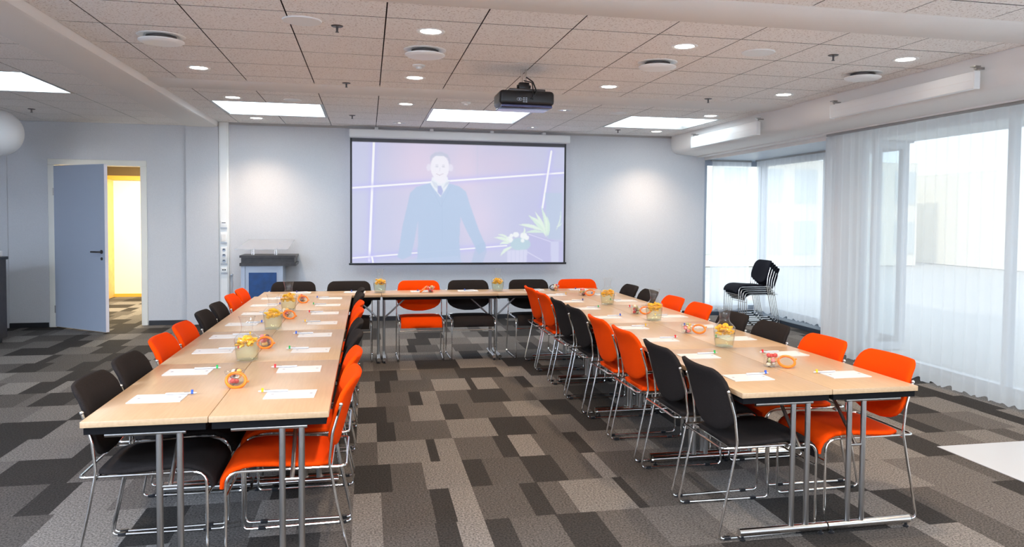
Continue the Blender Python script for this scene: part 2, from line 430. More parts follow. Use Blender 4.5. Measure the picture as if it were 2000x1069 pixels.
for q in (b2, b3, b4): bb.add(q.v, q.f)
struct(bb.build('ceiling', M['tile'], flat=True))
bb = tiles(-6.2, -1.345, -6.2, YW, HL, -1.83, 4.33, PANL)
struct(bb.build('ceiling_low', M['tile'], flat=True))
struct(MB().box(-6.35, 7.6, -6.3, YW + .14, 2.985, 3.05).build('ceiling_slab', M['black_hole'], flat=True))
struct(MB().box(-.93, 5.86, -6.2, YW, H + .075, H + .085).build('ceiling_void', mat('ceiling_joint_shadow', (.07, .055, .05), .9), flat=True))
struct(MB().box(-6.2, -1.35, -6.2, YW, HL + .075, HL + .085).build('ceiling_void_low', mat('ceiling_joint_shadow_low', (.05, .045, .045), .9), flat=True))
def band(y0, y1):
    c = .035
    bm_ = MB(); pr = [(y0, H + .01), (y0 + c, H - .012), (y1 - c, H - .012), (y1, H + .01), (y1, H + .02), (y0, H + .02)]
    k = len(pr); vs = [(-.94, y, z) for y, z in pr] + [(5.87, y, z) for y, z in pr]
    bm_.add(vs, [(i, (i + 1) % k, k + (i + 1) % k, k + i) for i in range(k)]); return bm_
for i, (y0, y1) in enumerate(((.95, 1.475), (4.72, 5.26), (-3.1, -2.6))):
    struct(band(y0, y1).build('trim_%d' % (3 + i), M['plaster']))
# plastered beam along the room
b = MB(); b.extrude([(-1.345, 2.787), (-.965, 2.787), (-.94, 2.80), (-.93, 2.83), (-.93, 2.98), (-1.345, 2.98)], -6.2, YW)
struct(b.build('ceiling_beam', M['plaster']))
# grey strip coloured to stand for the shadow gap above the screen wall
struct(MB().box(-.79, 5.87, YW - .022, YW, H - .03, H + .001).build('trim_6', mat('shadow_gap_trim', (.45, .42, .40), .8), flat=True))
# bulkhead on the window side
pr = [(5.86, 2.98), (5.86, 2.80), (5.862, 2.74), (5.87, 2.68), (5.885, 2.64), (5.91, 2.61), (5.95, 2.592), (6.02, 2.58), (6.22, 2.565), (6.30, 2.56), (6.30, 2.545), (6.45, 2.545), (6.45, 2.98)]
b = MB(); b.extrude(pr, -6.2, YW)
struct(b.build('ceiling_bulkhead', M['plaster'], ang=60))
# alcove: fascia and metal ceiling
b = MB(); b.box(6.44, 6.455, 4.92, YW, 2.50, 2.60); struct(b.build('trim_7', M['plaster'], flat=True))
b = MB(); b.box(6.45, 7.6, 4.92, YW + .1, 2.50, 2.53); struct(b.build('ceiling_alcove', M['gray_ceil'], flat=True))
b = MB(); b.box(7.13, 7.5, 4.92, YW, 0, .055); b.box(6.5, 7.5, 8.26, YW, 0, .055)
struct(b.build('trim_8', mat('dark_plinth', (.03, .045, .07), .5), flat=True))
struct(MB().box(6.46, 7.0, -6.2, 4.7, 2.565, 2.60).build('ceiling_window_edge', M['plaster'], flat=True))

# ---- windows
def window(name, axis, c, a0, a1, z0, z1, muls, parts):
    root = empty(name); root['kind'] = 'structure'
    fr = MB(); w = .05
    def bx(p0, p1, q0, q1, t=.04):
        if axis == 'X': fr.box(c - t, c + t, p0, p1, q0, q1)
        else: fr.box(p0, p1, c - t, c + t, q0, q1)
    bx(a0, a1, z0, z0 + .08); bx(a0, a1, z1 - .08, z1); bx(a0, a0 + w, z0 + .08, z1 - .08); bx(a1 - w, a1, z0 + .08, z1 - .08)
    for m_ in muls: bx(m_ - .03, m_ + .03, z0 + .08, z1 - .08)
    fr.build('window_frame', M['silver'], root, flat=True)
    ed = [a0 + w] + [q for m_ in muls for q in (m_ - .03, m_ + .03)] + [a1 - w]
    for i in range(0, len(ed), 2):
        g = MB()
        if axis == 'X': g.box(c - .006, c + .006, ed[i], ed[i + 1], z0 + .08, z1 - .08)
        else: g.box(ed[i], ed[i + 1], c - .006, c + .006, z0 + .08, z1 - .08)
        g.build('window_pane', M['pane'], root, flat=True)
window('window_1', 'X', 6.76, -6.2, 4.7, 0.0, 2.565, [-4.0, -1.85, .35, 2.52, 4.45], None)
window('window_2', 'X', 7.50, 4.92, YW, .055, 2.50, [6.6], None)
window('window_4', 'Y', 4.90, 6.82, 7.46, .0, 2.50, [], None)
window('window_3', 'Y', YW + .06, XS, 7.5, .055, 2.50, [], None)

# ---- curtains: rail and pleated sheer cloth
def curtain(path, z0, z1, amp, wl, seed, header=.06):
    """path: list of (x,y); cloth hangs along it with soft folds"""
    r = random.Random(seed); P = [Vector((x, y, 0)) for x, y in path]; seg = []; tot = 0
    for a, c in zip(P, P[1:]): seg.append((a, c, tot, (c - a).length)); tot += (c - a).length
    n = int(tot / wl * 14); ph = [r.uniform(0, 6.28) for _ in range(8)]
    zs = [z1, z1 - header * .5, z1 - header, z1 - header * 2] + [z1 - header * 2 - (z1 - header * 2 - z0) * (k / 9) for k in range(1, 10)]
    vs = []
    for zi, z in enumerate(zs):
        t = zi / (len(zs) - 1)
        for i in range(n + 1):
            s_ = tot * i / n
            for a, c, q, l in seg:
                if q <= s_ <= q + l + 1e-6: break
            u = (s_ - q) / l; p = a.lerp(c, u); d = (c - a).normalized(); nn = Vector((d.y, -d.x, 0))
            w1 = math.sin(2 * PI * s_ / wl + 1.6 * math.sin(s_ * 1.7 + ph[0]) + ph[1])
            w2 = math.sin(2 * PI * s_ / (wl * 2.7) + ph[2] + .5 * t)
            w3 = math.sin(2 * PI * s_ / (wl * .47) + ph[3])
            am = amp * (.35 + .65 * min(1, t * 1.6))
            off = am * (.62 * w1 + .45 * w2 * t + .22 * w3 * (1 - .6 * t))
            dz = (.022 * w2 + .012 * w1) * (1 if zi == len(zs) - 1 else 0)
            vs.append((p.x + nn.x * off + d.x * am * .35 * w2 * t, p.y + nn.y * off + d.y * am * .35 * w2 * t, z + abs(dz)))
    m1 = n + 1; fs = [(k * m1 + i, k * m1 + i + 1, (k + 1) * m1 + i + 1, (k + 1) * m1 + i) for k in range(len(zs) - 1) for i in range(n)]
    return MB().add(vs, fs)
c1 = curtain([(6.34, -5.9), (6.34, 4.78), (6.40, 4.90), (6.55, 4.965)], .012, 2.52, .023, .15, 5).build('sheer_curtain', M['curtain'], ang=180)
tag(c1, 'long white sheer curtain hanging across the big window beside the tables', 'curtain')
c2 = curtain([(7.22, 4.98), (7.22, 8.12)], .075, 2.475, .016, .16, 8).build('sheer_curtain', M['curtain_dense'], ang=180)
tag(c2, 'white sheer curtain behind the stacked chairs on the alcove side window', 'curtain')
c3 = curtain([(7.20, 8.27), (6.52, 8.27)], .075, 2.475, .020, .13, 9).build('sheer_curtain', M['curtain_dense'], ang=180)
tag(c3, 'short white sheer curtain in the alcove corner, next to the screen wall', 'curtain')
for nm, args, lb in (('curtain_rail', (6.325, 6.355, -6.0, 4.78, 2.52, 2.545), 'thin grey curtain rail under the bulkhead over the big window'),
                     ('curtain_rail', (7.205, 7.235, 4.95, 8.14, 2.475, 2.50), 'thin curtain rail under the alcove ceiling, above the stacked chairs'),
                     ('curtain_rail', (6.50, 7.20, 8.255, 8.285, 2.475, 2.50), 'short curtain rail in the alcove corner beside the screen wall')):
    tag(MB().box(*args).build(nm, M['steel'], flat=True), lb, 'curtain rail')

# ---- outside
def facade(name, label, x0, x1, y0, y1, h, mwall, rows, face):
    r = empty(name); tag(r, label, 'building')
    MB().box(x0, x1, y0, y1, 0, h).build('wall', mwall, r, flat=True)
    for (a0, a1, z0, z1) in rows:
        g = MB()
        if face == 'Y': g.box(a0, a1, y0 - .03, y0 + .02, z0, z1)
        else: g.box(x0 - .03, x0 + .02, a0, a1, z0, z1)
        g.build('window', M['winpane'], r, flat=True)
rows = [(8.6 + 1.25 * i, 9.4 + 1.25 * i, z, z + 1.1) for i in range(9) for z in (.4, 2.1)]
facade('office_building', 'cream building with rows of windows seen through the alcove curtain', 8, 19.5, 20, 26, 3.5, M['facade'], rows, 'Y')
rows = []
facade('street_building', 'pale low building across the street behind the big window curtain', 21, 27, -14, 40, 3.2, M['facade'], rows, 'X')
struct(MB().box(6.8, 60, -40, 60, -.12, -.02).build('ground', M['pavement'], flat=True))
tag(MB().box(6.86, 8.3, -8, 6.2, 2.62, 2.80).build('window_canopy', M['facade2'], flat=True), 'grey canopy over the pavement outside the big window', 'canopy')

# ---- the door and the corridor behind it
r = empty('door_1', (-3.02, YW - .02, 0), math.radians(-39.8)); struct(r)
MB().rbox(0, 1.085, -.02, .02, .012, 2.20, .003, 1).build('door_leaf', M['door'], r)
MB().box(1.0852, 1.092, -.021, .021, .014, 2.198).build('door_edge', M['doorside'], r, flat=True)
hd = MB(); hd.lathe([(0, 0), (.026, 0), (.026, .008), (0, .008)], n=20, mtx=Matrix.Rotation(PI / 2, 3, 'X'), c=(1.02, -.020, 1.06))
hd.tube(fillet([(1.02, -.026, 1.06), (1.02, -.075, 1.06), (.88, -.078, 1.058)], .02), .011, 10)
hd.lathe([(0, 0), (.02, 0), (.02, .006), (0, .006)], n=16, mtx=Matrix.Rotation(PI / 2, 3, 'X'), c=(1.02, -.020, .97))
hd.build('door_handle', M['dark_steel'], r)
for z in (.25, 1.85):
    MB().tube([(0, -.024, z - .05), (0, -.024, z + .05)], .007, 8).build('hinge', M['steel'], r)
b = MB()
for x0, x1 in ((-3.11, -3.03), (-1.955, -1.875)):
    b.rbox(x0, x1, YW - .018, YW + .15, 0, 2.214, .003, 1)
b.rbox(-3.11, -1.875, YW - .018, YW + .15, 2.215, 2.295, .004, 1)
struct(b.build('trim_9', M['trimwhite']))
b = MB(); b.box(-5.2, -.6, 12.5, 12.6, 0, 2.18); b.box(-.6, -.5, YW + .14, 12.6, 0, 2.7); b.box(-5.3, -5.2, YW + .14, 12.6, 0, 2.7)
struct(b.build('wall_corridor', M['hall'], flat=True))
b = MB(); b.box(-5.2, -.6, 12.46, 12.6, 2.18, 2.26); struct(b.build('trim_10', M['amber'], flat=True))
b = MB(); b.box(-5.2, -.6, 12.5, 12.6, 2.26, 2.7); b.box(-5.2, -.6, YW + .14, 12.6, 2.7, 2.76); struct(b.build('ceiling_corridor', M['brown'], flat=True))
b = MB(); b.box(-5.2, -3.49, 11.9, 12.5, .0, 2.18); struct(b.build('door_2', M['oak'], flat=True))
b = MB(); b.tube(fillet([(-3.54, 11.895, 1.05), (-3.54, 11.84, 1.05), (-3.66, 11.84, 1.05)], .02), .012, 8)
tag(b.build('door_handle', M['dark_steel'], None), kind='structure')
struct(MB().box(-3.49, -.6, 12.475, 12.5, 0, .06).build('baseboard_corridor', M['amber'], flat=True))
l = bpy.data.lights.new('corridor_lamp', 'AREA'); l.energy = 150; l.color = (1, .86, .60); l.size = 1.4
o = bpy.data.objects.new('corridor_lamp', l); o.location = (-2.6, 10.6, 2.68); COL.objects.link(o)

# ================================================================== LAMPS AND CEILING FITTINGS
def panel(rect, z, label):
    x0, x1, y0, y1 = rect; r = empty('ceiling_light_panel', ((x0 + x1) / 2, (y0 + y1) / 2, z)); a, c = (x1 - x0) / 2, (y1 - y0) / 2
    tag(r, label, 'ceiling light', 'square luminous ceiling panels')
    f_ = MB(); w = .035; hh = .07
    f_.box(-a, a, -c, -c + w, 0, hh); f_.box(-a, a, c - w, c, 0, hh); f_.box(-a, -a + w, -c + w, c - w, 0, hh); f_.box(a - w, a, -c + w, c - w, 0, hh)
    f_.build('frame', M['steel'], r, flat=True)
    for s in (-1, 1):
        x_0, x_1 = (-a + w, -.003) if s < 0 else (.003, a - w)
        MB().box(x_0, x_1, -c + w, c - w, .055, .062).build('diffuser', M['panel_e'], r, flat=True)
panel(PAN[0], H, 'bright square light panel in the ceiling between the beam and the screen')
panel(PAN[1], H, 'bright square light panel in the ceiling just behind the projector')
panel(PAN[2], H, 'bright square light panel in the ceiling next to the window bulkhead')
panel(PANL[0], HL, 'bright square light panel in the lower ceiling above the open door side')

def downlight():
    r = empty('downlight')
    t_ = MB(); t_.lathe([(.072, -.001), (.080, -.004), (.096, -.006), (.102, 0)], n=28); t_.build('trim_ring', M['white'], r)
    MB().lathe([(.0001, -.0015), (.074, -.0015)], n=28).build('lamp_face', M['down_e'], r)
    return r
SPOT = bpy.data.lights.new('downlight_beam', 'SPOT'); SPOT.energy = SPOT_W; SPOT.color = WARM; SPOT.spot_size = math.radians(116); SPOT.spot_blend = 1.0; SPOT.shadow_soft_size = .06
proto = downlight(); first = True
OFF = [(1.56, 7.755), (3.46, 7.755), (3.47, 7.755), (3.46, 5.86), (3.47, 5.86)]
def unlit_light():
    r = empty('downlight')
    MB().lathe([(.058, -.002), (.066, -.006), (.086, -.006), (.09, 0)], n=28).build('trim_ring', M['white'], r)
    b = MB(); b.lathe([(.0001, -.003), (.056, -.003)], n=24); b.build('reflector', M['chrome'], r)
    MB().lathe([(.0001, -.004), (.018, -.004)], n=16).build('lamp_face', emission('dim_lamp', (1, .93, .8), 2.0), r)
    return r
unlit = unlit_light(); unlit_first = [True]
lx = [(-.339, 'closest to the beam'), (1.56, 'second from the beam'), (3.465, 'third from the beam'), (5.37, 'beside the bulkhead')]
rows = [(2.18, 'row in front of the hanging projector'), (4.075, 'row just before the second plaster band'), (5.86, 'row in front of the light panels'), (7.755, 'row along the screen wall')]
for y, rn in rows:
    for x, cn in lx:
        if y == 2.18 and x < 0: continue
        off = (round(x, 2), y) in OFF
        o = (unlit if unlit_first.pop() else dup(unlit)) if (off and unlit_first) else dup(unlit) if off else (proto if first else dup(proto)); first = first and off
        o.location = (x, y, H); tag(o, ('unlit' if off else 'round') + ' downlight, %s, %s' % (rn, cn), 'ceiling light', 'round recessed downlights')
        if (round(x, 2), y) in OFF: continue
        s = bpy.data.objects.new('downlight_beam', SPOT); s.location = (x, y, H - .025); COL.objects.link(s)
for y in (.3, -1.5, -4.2):  # spots without fittings, added out of view to light the foreground
    for x, _ in lx:
        s = bpy.data.objects.new('downlight_beam', SPOT); s.location = (x, y, H - .025); COL.objects.link(s)
# unseen cool fill lamps added to brighten the foreground and the door side
for (x, y, z) in ((1.2, -4.6, H - .01), (4.0, -4.6, H - .01), (-3.6, -1.6, HL - .01), (-3.6, -4.8, HL - .01)):
    area('rear_fill_light', (x, y, z), 1.2, 150 if x > 0 else 290, (.80, .90, 1) if x > 0 else (.62, .78, 1), (0, 0, 0))

def diffuser():
    r = empty('air_valve')
    MB().lathe([(.10, .02), (.115, 0), (.155, -.006), (.165, -.002), (.165, .004)], n=32).build('mounting_ring', M['valve'], r)
    MB().lathe([(.105, -.006), (.105, -.042)], n=32).build('neck', M['dark_steel'], r)  # neck coloured dark to stand for the shaded gap above the disc
    MB().lathe([(.0001, -.058), (.10, -.058), (.140, -.053), (.156, -.042), (.156, -.036), (.135, -.030), (.0001, -.030)], n=32).build('disc_plate', M['valve'], r)
    return r
proto = diffuser(); first = True
for x, n_ in ((-.345, 'by the beam'), (1.565, 'above the first run of tables'), (3.49, 'beside the projector'), (5.42, 'by the wall heaters')):
    o = proto if first else dup(proto); first = False
    o.location = (x, 2.81, H); tag(o, 'round white air valve hanging under the ceiling ' + n_, 'air valve', 'round ceiling air valves')
def sprinkler():
    r = empty('sprinkler')
    MB().lathe([(.0001, -.007), (.036, -.006), (.042, 0)], n=18).build('escutcheon', M['dark_steel'], r)
    s = MB(); s.lathe([(.0001, -.040), (.007, -.040), (.009, -.006)], n=10); s.lathe([(.0001, -.046), (.013, -.044), (.013, -.041), (.0001, -.040)], n=14); s.build('spray_head', M['dark_steel'], r)
    return r
proto = sprinkler(); first = True
for (x, y, z, n_) in ((.922, 2.18, H, 'near the large air valve above the long table'), (.922, 4.55, H, 'just before the plaster band above the long table'), (4.72, 2.18, H, 'between the wall heater and the projector'),
                      (4.74, 4.55, H, 'just before the plaster band by the bulkhead'), (.93, 7.10, H, 'between two light panels above the screen'), (4.75, 7.72, H, 'above the bright wall beside the screen'), (-2.79, 7.05, HL, 'above the open door')):
    o = proto if first else dup(proto); first = False
    o.location = (x, y, z); tag(o, 'small ceiling sprinkler head ' + n_, 'sprinkler', 'ceiling sprinklers')
def cover(r_, label, x, y, name='speaker_cover', h=.008):
    o = MB().lathe([(r_ * 1.0, 0), (r_ * .97, -h), (.0001, -h - .002)], n=32).build(name, M['white'], loc=(x, y, H)); tag(o, label, name.replace('_', ' '), 'round ceiling covers')
cover(.13, 'flat round white speaker cover in the ceiling before the large sprinkler', .699, 2.08)
cover(.13, 'flat round white speaker cover in the ceiling above the curtain side tables', 4.10, 2.23)
cover(.10, 'faint round speaker cover in the ceiling behind the plaster band, window side', 4.16, 5.9)
cover(.10, 'faint round speaker cover in the ceiling above the door side panel', .30, 5.87)
for x, y, lb, nm in ((1.557, 3.44, 'small round white smoke detector between an air valve and a downlight', 'smoke_detector'), (2.22, 5.53, 'small white ceiling detector in front of the middle light panel', 'smoke_detector')):
    r = empty(nm, (x, y, H)); tag(r, lb, 'smoke detector')
    MB().lathe([(.055, 0), (.055, -.010), (.045, -.018), (.0001, -.018)], n=24).build('base', M['white'], r)
    MB().lathe([(.026, -.018), (.022, -.034), (.0001, -.036)], n=18).build('sensor', M['white'], r)

# wall heaters hung in front of the bulkhead
def heater(y0, y1, z0, z1, label):
    r = empty('wall_heater', (5.79, (y0 + y1) / 2, z0)); tag(r, label, 'heater', 'long panel heaters'); Lh = (y1 - y0) / 2; h = z1 - z0
    b_ = MB(); b_.rbox(-.032, .018, -Lh, Lh, 0, h, .006, 2); b_.build('casing', M['white'], r)
    g = MB(); g.box(-.0335, -.032, -Lh + .03, Lh - .03, h * .48, h * .50); g.build('seam', M['plaster'], r, flat=True)
    for s in (-1, 1):
        k = MB(); k.rbox(-.034, .02, s * Lh - .008, s * Lh + .008, -.004, h + .004, .003, 1); k.build('end_cap', M['white'], r)
        q = MB(); q.box(-.01, .07, s * (Lh - .02) - .012, s * (Lh - .02) + .012, h + .018, h + .034); q.tube([(0, s * (Lh - .02), h), (0, s * (Lh - .02), h + .03)], .009, 8)
        q.box(-.03, .02, s * (Lh - .02) - .03, s * (Lh - .02) + .03, h + .034, h + .042); q.build('bracket', M['steel'], r)
heater(5.39, 7.36, 2.59, 2.755, 'white panel heater on the bulkhead next to the screen wall')
heater(1.88, 3.83, 2.60, 2.735, 'white panel heater on the bulkhead above the big window curtain')

# pendant globe
r = empty('globe_lamp', (-3.10, 6.9, 2.49)); tag(r, 'large white opal globe pendant above the dark sideboard', 'pendant lamp')
MB().sphere((0, 0, 0), .272, 40).build('globe', M['lampglobe'], r)
b = MB(); b.tube([(0, 0, .26), (0, 0, .31)], .03, 14); b.build('fitting', M['white'], r)

# projector
r = empty('projector', (2.47, 3.40, 2.54)); tag(r, 'black projector hanging from the ceiling on a short pole, facing the screen', 'projector')
b = MB(); b.rbox(-.242, .242, -.17, .17, -.012, .115, .035, 4); b.build('housing', M['black'], r)
b = MB(); b.rbox(-.225, .225, -.165, .165, -.034, -.006, .012, 2); b.build('bottom_shell', M['reflection_blue'], r)
b = MB(); b.rbox(-.15, .17, -.12, .12, .114, .135, .006, 2); b.build('ceiling_plate', M['dark_steel'], r)
b = MB()
for dx in (-.018, .018): b.tube([(dx, 0, .20), (dx, 0, H - 2.54)], .011, 10)
b.build('mounting_pole', M['chrome'], r)
b = MB(); b.rbox(-.045, .045, -.035, .035, .134, .205, .008, 2); b.tube([(-.06, 0, .17), (.06, 0, .17)], .016, 10); b.build('swivel_joint', M['black'], r)
b = MB(); b.tube(fillet([(.02, -.02, .25), (.06, -.10, .20), (.08, -.18, .10), (.03, -.182, .04)], .05), .006, 8); b.tube(fillet([(.0, -.02, .22), (.05, -.12, .19), (.05, -.185, .08), (.05, -.182, .03)], .05), .005, 8)
b.build('cable', M['black'], r)
b = MB(); b.lathe([(.045, 0), (.05, .0), (.05, .03), (.04, .034), (.0001, .02)], n=24, mtx=Matrix.Rotation(-PI / 2, 3, 'X'), c=(.10, .165, .05)); b.build('lens', M['reflection_blue'], r)
b = MB(); b.tube([(-.07 + .022 * math.cos(a * PI / 8), -.172, .035 + .012 * math.sin(a * PI / 8)) for a in range(16)], .0022, 5, closed=True)
b.lathe([(.0001, 0), (.007, 0)], n=12, mtx=Matrix.Rotation(PI / 2, 3, 'X'), c=(-.07, -.1735, .035))
for i in range(2):
    for j in range(3): b.box(-.038 + i * .022, -.024 + i * .022, -.174, -.169, .010 + j * .016, .018 + j * .016)
b.build('connectors', M['silver'], r)

# ================================================================== PROJECTION SCREEN
r = empty('projection_screen', (2.51, YW, 0)); tag(r, 'large pulled-down projection screen showing a man in a suit, on the wall', 'projection screen')
X = lambda x: x - 2.51
b = MB(); b.rbox(X(.865), X(4.155), -.19, -.06, 2.690, 2.812, .02, 3); b.build('casing', M['white'], r)
for xx in (1.25, 2.05, 2.95, 3.75):
    MB().rbox(X(xx) - .025, X(xx) + .025, -.16, -.06, 2.80, 2.845, .004, 1).build('bracket', M['white'], r)
SX0, SX1, SZ0, SZ1 = .905, 4.075, .868, 2.685
bd = M['black']
b = MB(); b.box(X(SX0) - .028, X(SX0), -.131, -.129, SZ0 - .01, SZ1); b.box(X(SX1), X(SX1) + .028, -.131, -.129, SZ0 - .01, SZ1); b.build('border', bd, r, flat=True)
b = MB(); b.rbox(X(SX0) - .045, X(SX1) + .045, -.142, -.118, SZ0 - .03, SZ0, .006, 2); b.build('weight_bar', bd, r)
# picture painted as the colours of a fine grid, in the photograph's own units of the screen
NX, NZ = 400, 232
gx = np.linspace(694, 1098, NX)[None, :].repeat(NZ, 0); v0 = np.linspace(0, 1, NZ)[:, None].repeat(NX, 1)
gy = 273 + v0 * (511.5 - 273)          # rectified picture rows
img = np.zeros((NZ, NX, 3))
def lerp(a, b_, t): return np.array(a)[None, None] * (1 - t[..., None]) + np.array(b_)[None, None] * t[..., None]
def sm(x, a, b_): t = np.clip((x - a) / (b_ - a), 0, 1); return t * t * (3 - 2 * t)
img[:] = (203, 206, 234)
img = img * (1 - (np.exp(-((gx - 820) / 60) ** 2 - ((gy - 320) / 75) ** 2) * .95)[..., None]) + np.array((228, 212, 234)) * (np.exp(-((gx - 820) / 60) ** 2 - ((gy - 320) / 75) ** 2) * .95)[..., None]
for (cx_, cy_, sx, sy, c, k) in ((905, 330, 30, 60, (232, 214, 232), .9), (965, 320, 70, 45, (218, 204, 228), .8), (930, 430, 45, 60, (228, 214, 236), .8), (795, 450, 30, 50, (220, 212, 236), .6), (1050, 420, 60, 80, (196, 196, 232), .7), (712, 400, 20, 120, (208, 210, 236), .5)):
    k_ = (np.exp(-((gx - cx_) / sx) ** 2 - ((gy - cy_) / sy) ** 2) * k)[..., None]; img = img * (1 - k_) + np.array(c) * k_
def inside(poly):
    x, y = gx, gy; c = np.zeros(x.shape, bool); n = len(poly)
    for i in range(n):
        x1, y1 = poly[i]; x2, y2 = poly[(i + 1) % n]
        if y1 == y2: continue
        t = ((y1 > y) != (y2 > y)) & (x < (x2 - x1) * (y - y1) / (y2 - y1) + x1); c ^= t
    return c.astype(float)
def blur(mk, n=1):
    for _ in range(n):
        p = np.pad(mk, 1, mode='edge'); mk = (p[1:-1, 1:-1] * 2 + p[:-2, 1:-1] + p[2:, 1:-1] + p[1:-1, :-2] + p[1:-1, 2:]) / 6
    return mk
def paint(mask, c, k=1.0, n=1):
    global img
    mk = (blur(mask, n) * k)[..., None]; img = img * (1 - mk) + np.array(c) * mk
def line(p, q, w, c, k=1.0, glow=True):
    (x1, y1), (x2, y2) = p, q; d = math.hypot(x2 - x1, y2 - y1); ux, uy = (x2 - x1) / d, (y2 - y1) / d
    s = (gx - x1) * ux + (gy - y1) * uy; dd = np.abs(-(gx - x1) * uy + (gy - y1) * ux) + np.maximum(0, np.maximum(-s, s - d))
    if glow: paint(np.exp(-(dd / 7) ** 2), (190, 186, 250), .55, 0)
    paint(np.clip((w / 2 + .6 - dd) / 1.0, 0, 1), c, k, 0)
def ell(cx_, cy_, rx, ry): return (((gx - cx_) / rx) ** 2 + ((gy - cy_) / ry) ** 2 < 1).astype(float)
WHT = (255, 255, 255)
paint((gx > 925).astype(float) * (gx < 928) * (gy < 350), (205, 205, 228), .5)
line((733.5, 280), (725, 508), 4, WHT); line((694, 368), (1097, 331), 3.2, WHT); line((1072, 288), (1055, 402), 3.6, WHT)
line((694, 502), (780, 495), 2.4, WHT); line((802, 493), (985, 478), 2.2, WHT); line((730, 500), (732, 511), 3, WHT)
SUIT = (184, 204, 232); SUIT2 = (176, 198, 226)
paint(inside([(838, 356), (812, 364), (800, 376), (795, 400), (786, 440), (779, 490), (776, 500), (786, 505), (802, 498), (808, 470), (815, 428), (815, 470), (813, 512), (896, 512), (893, 470), (895, 421), (905, 445), (922, 478), (930, 496), (942, 488), (944, 478), (930, 446), (914, 400), (905, 372), (893, 362), (872, 356)]), SUIT, .95)
paint(inside([(925, 478), (942, 470), (946, 490), (938, 512), (916, 512)]), SUIT2, .55)
paint(inside([(800, 505), (890, 498), (900, 512), (796, 512)]), (196, 210, 238), .6)
line((860, 385), (861, 470), .8, (172, 192, 222), .5, False); line((838, 362), (858, 402), 1, (172, 192, 222), .5, False); line((876, 362), (858, 402), 1, (172, 192, 222), .5, False)
paint(inside([(841, 345), (838, 358), (845, 368), (857, 383), (868, 366), (873, 356), (870, 344)]), (240, 244, 250), 1)
for i in range(5):
    line((841 + i * 2, 352 + i), (846 + i * 2, 364 + i), .8, (196, 206, 226), .6, False); line((862 + i * 2, 366 - i * 2), (867 + i * 2, 355 - i), .8, (196, 206, 226), .6, False)
paint(inside([(851, 361), (858, 361), (862, 372), (858, 381), (851, 374)]), (178, 184, 228), .95)
paint(ell(834.5, 326, 4, 7) + ell(876.5, 326, 4, 7), (236, 232, 246), .9)
paint(np.clip(ell(855.5, 325, 17.5, 25) + inside([(842, 335), (869, 335), (868, 352), (857, 358), (845, 350)]), 0, 1), (247, 244, 252), 1)
paint(inside([(838, 318), (837, 304), (845, 297), (858, 295), (870, 300), (875, 310), (874, 320), (871, 307), (861, 303), (849, 303), (841, 308)]), (196, 202, 222), .8)
paint(ell(850, 324, 2.6, 1.3) + ell(862, 324, 2.6, 1.3), (196, 196, 214), .8); paint(ell(850, 321, 3.5, .9) + ell(862, 321, 3.5, .9), (214, 212, 226), .7)
line((849, 338), (855, 341), 1.1, (206, 190, 204), .8, False); line((855, 341), (862, 337.5), 1.1, (206, 190, 204), .8, False); line((856, 326), (855, 333), .8, (226, 220, 234), .8, False)
# counter, plants
paint(inside([(1026, 452), (1088, 470), (1098, 470), (1098, 512), (1024, 512), (1022, 480)]), (194, 192, 232), .85)
line((1028, 455), (1072, 470), 1.4, (232, 230, 252), .8, False); line((1026, 491), (1056, 508), 1.6, (232, 230, 252), .8, False)
paint(inside([(1060, 372), (1094, 372), (1094, 466), (1066, 464)]), (186, 208, 226), .55)
paint(inside([(1072, 470), (1088, 470), (1088, 512), (1073, 512)]), (214, 216, 244), .9)
def leaf(x0, y0, x1, y1, w, c, k=.95):
    n_ = 10; L_, R__ = [], []; dx, dy = x1 - x0, y1 - y0; d = math.hypot(dx, dy); nx_, ny_ = -dy / d, dx / d
    for i in range(n_ + 1):
        t = i / n_; ww = w * math.sin(PI * t) ** .8 * (1 - .3 * t); bx, by = x0 + dx * t + nx_ * 3 * math.sin(PI * t), y0 + dy * t + ny_ * 3 * math.sin(PI * t)
        L_.append((bx + nx_ * ww, by + ny_ * ww)); R__.append((bx - nx_ * ww, by - ny_ * ww))
    paint(inside(L_ + R__[::-1]), c, k)
G1, G2 = (222, 244, 226), (234, 250, 232)
for (a, c, d, e, w, g) in ((1064, 462, 1052, 398, 3.5, G1), (1062, 460, 1040, 410, 4, G2), (1060, 455, 1026, 416, 4.5, G1), (1056, 448, 1008, 436, 4, G2), (1058, 452, 1022, 452, 3.2, G1), (1064, 455, 1058, 410, 3, G2), (1056, 440, 1030, 420, 3, G2), (1066, 460, 1064, 418, 3, G1), (1082, 448, 1092, 408, 1.3, G2), (1082, 440, 1094, 430, 1.3, G2)):
    leaf(a, c, d, e, w, g)
paint(ell(1012, 475, 20, 13), (190, 216, 226), .9)
for (x_, y_, rr) in ((990, 466, 7), (1003, 456, 6), (1018, 458, 7), (1024, 462, 5), (1016, 468, 4), (994, 458, 4)): paint(ell(x_, y_, rr, rr * .9), (250, 253, 252), .95)
for (a, c, d, e, w) in ((992, 472, 960, 462, 3.5), (990, 466, 966, 456, 2.5), (996, 480, 972, 499, 3.5), (1016, 456, 1018, 440, 2.2), (990, 474, 970, 476, 3)): leaf(a, c, d, e, w, G2)
paint(inside([(986, 488), (1026, 486), (1024, 512), (986, 512)]), (222, 222, 246), .9)
for i in range(4): line((994 + i * 8, 488), (994 + i * 8, 511), .7, (196, 198, 232), .7, False)
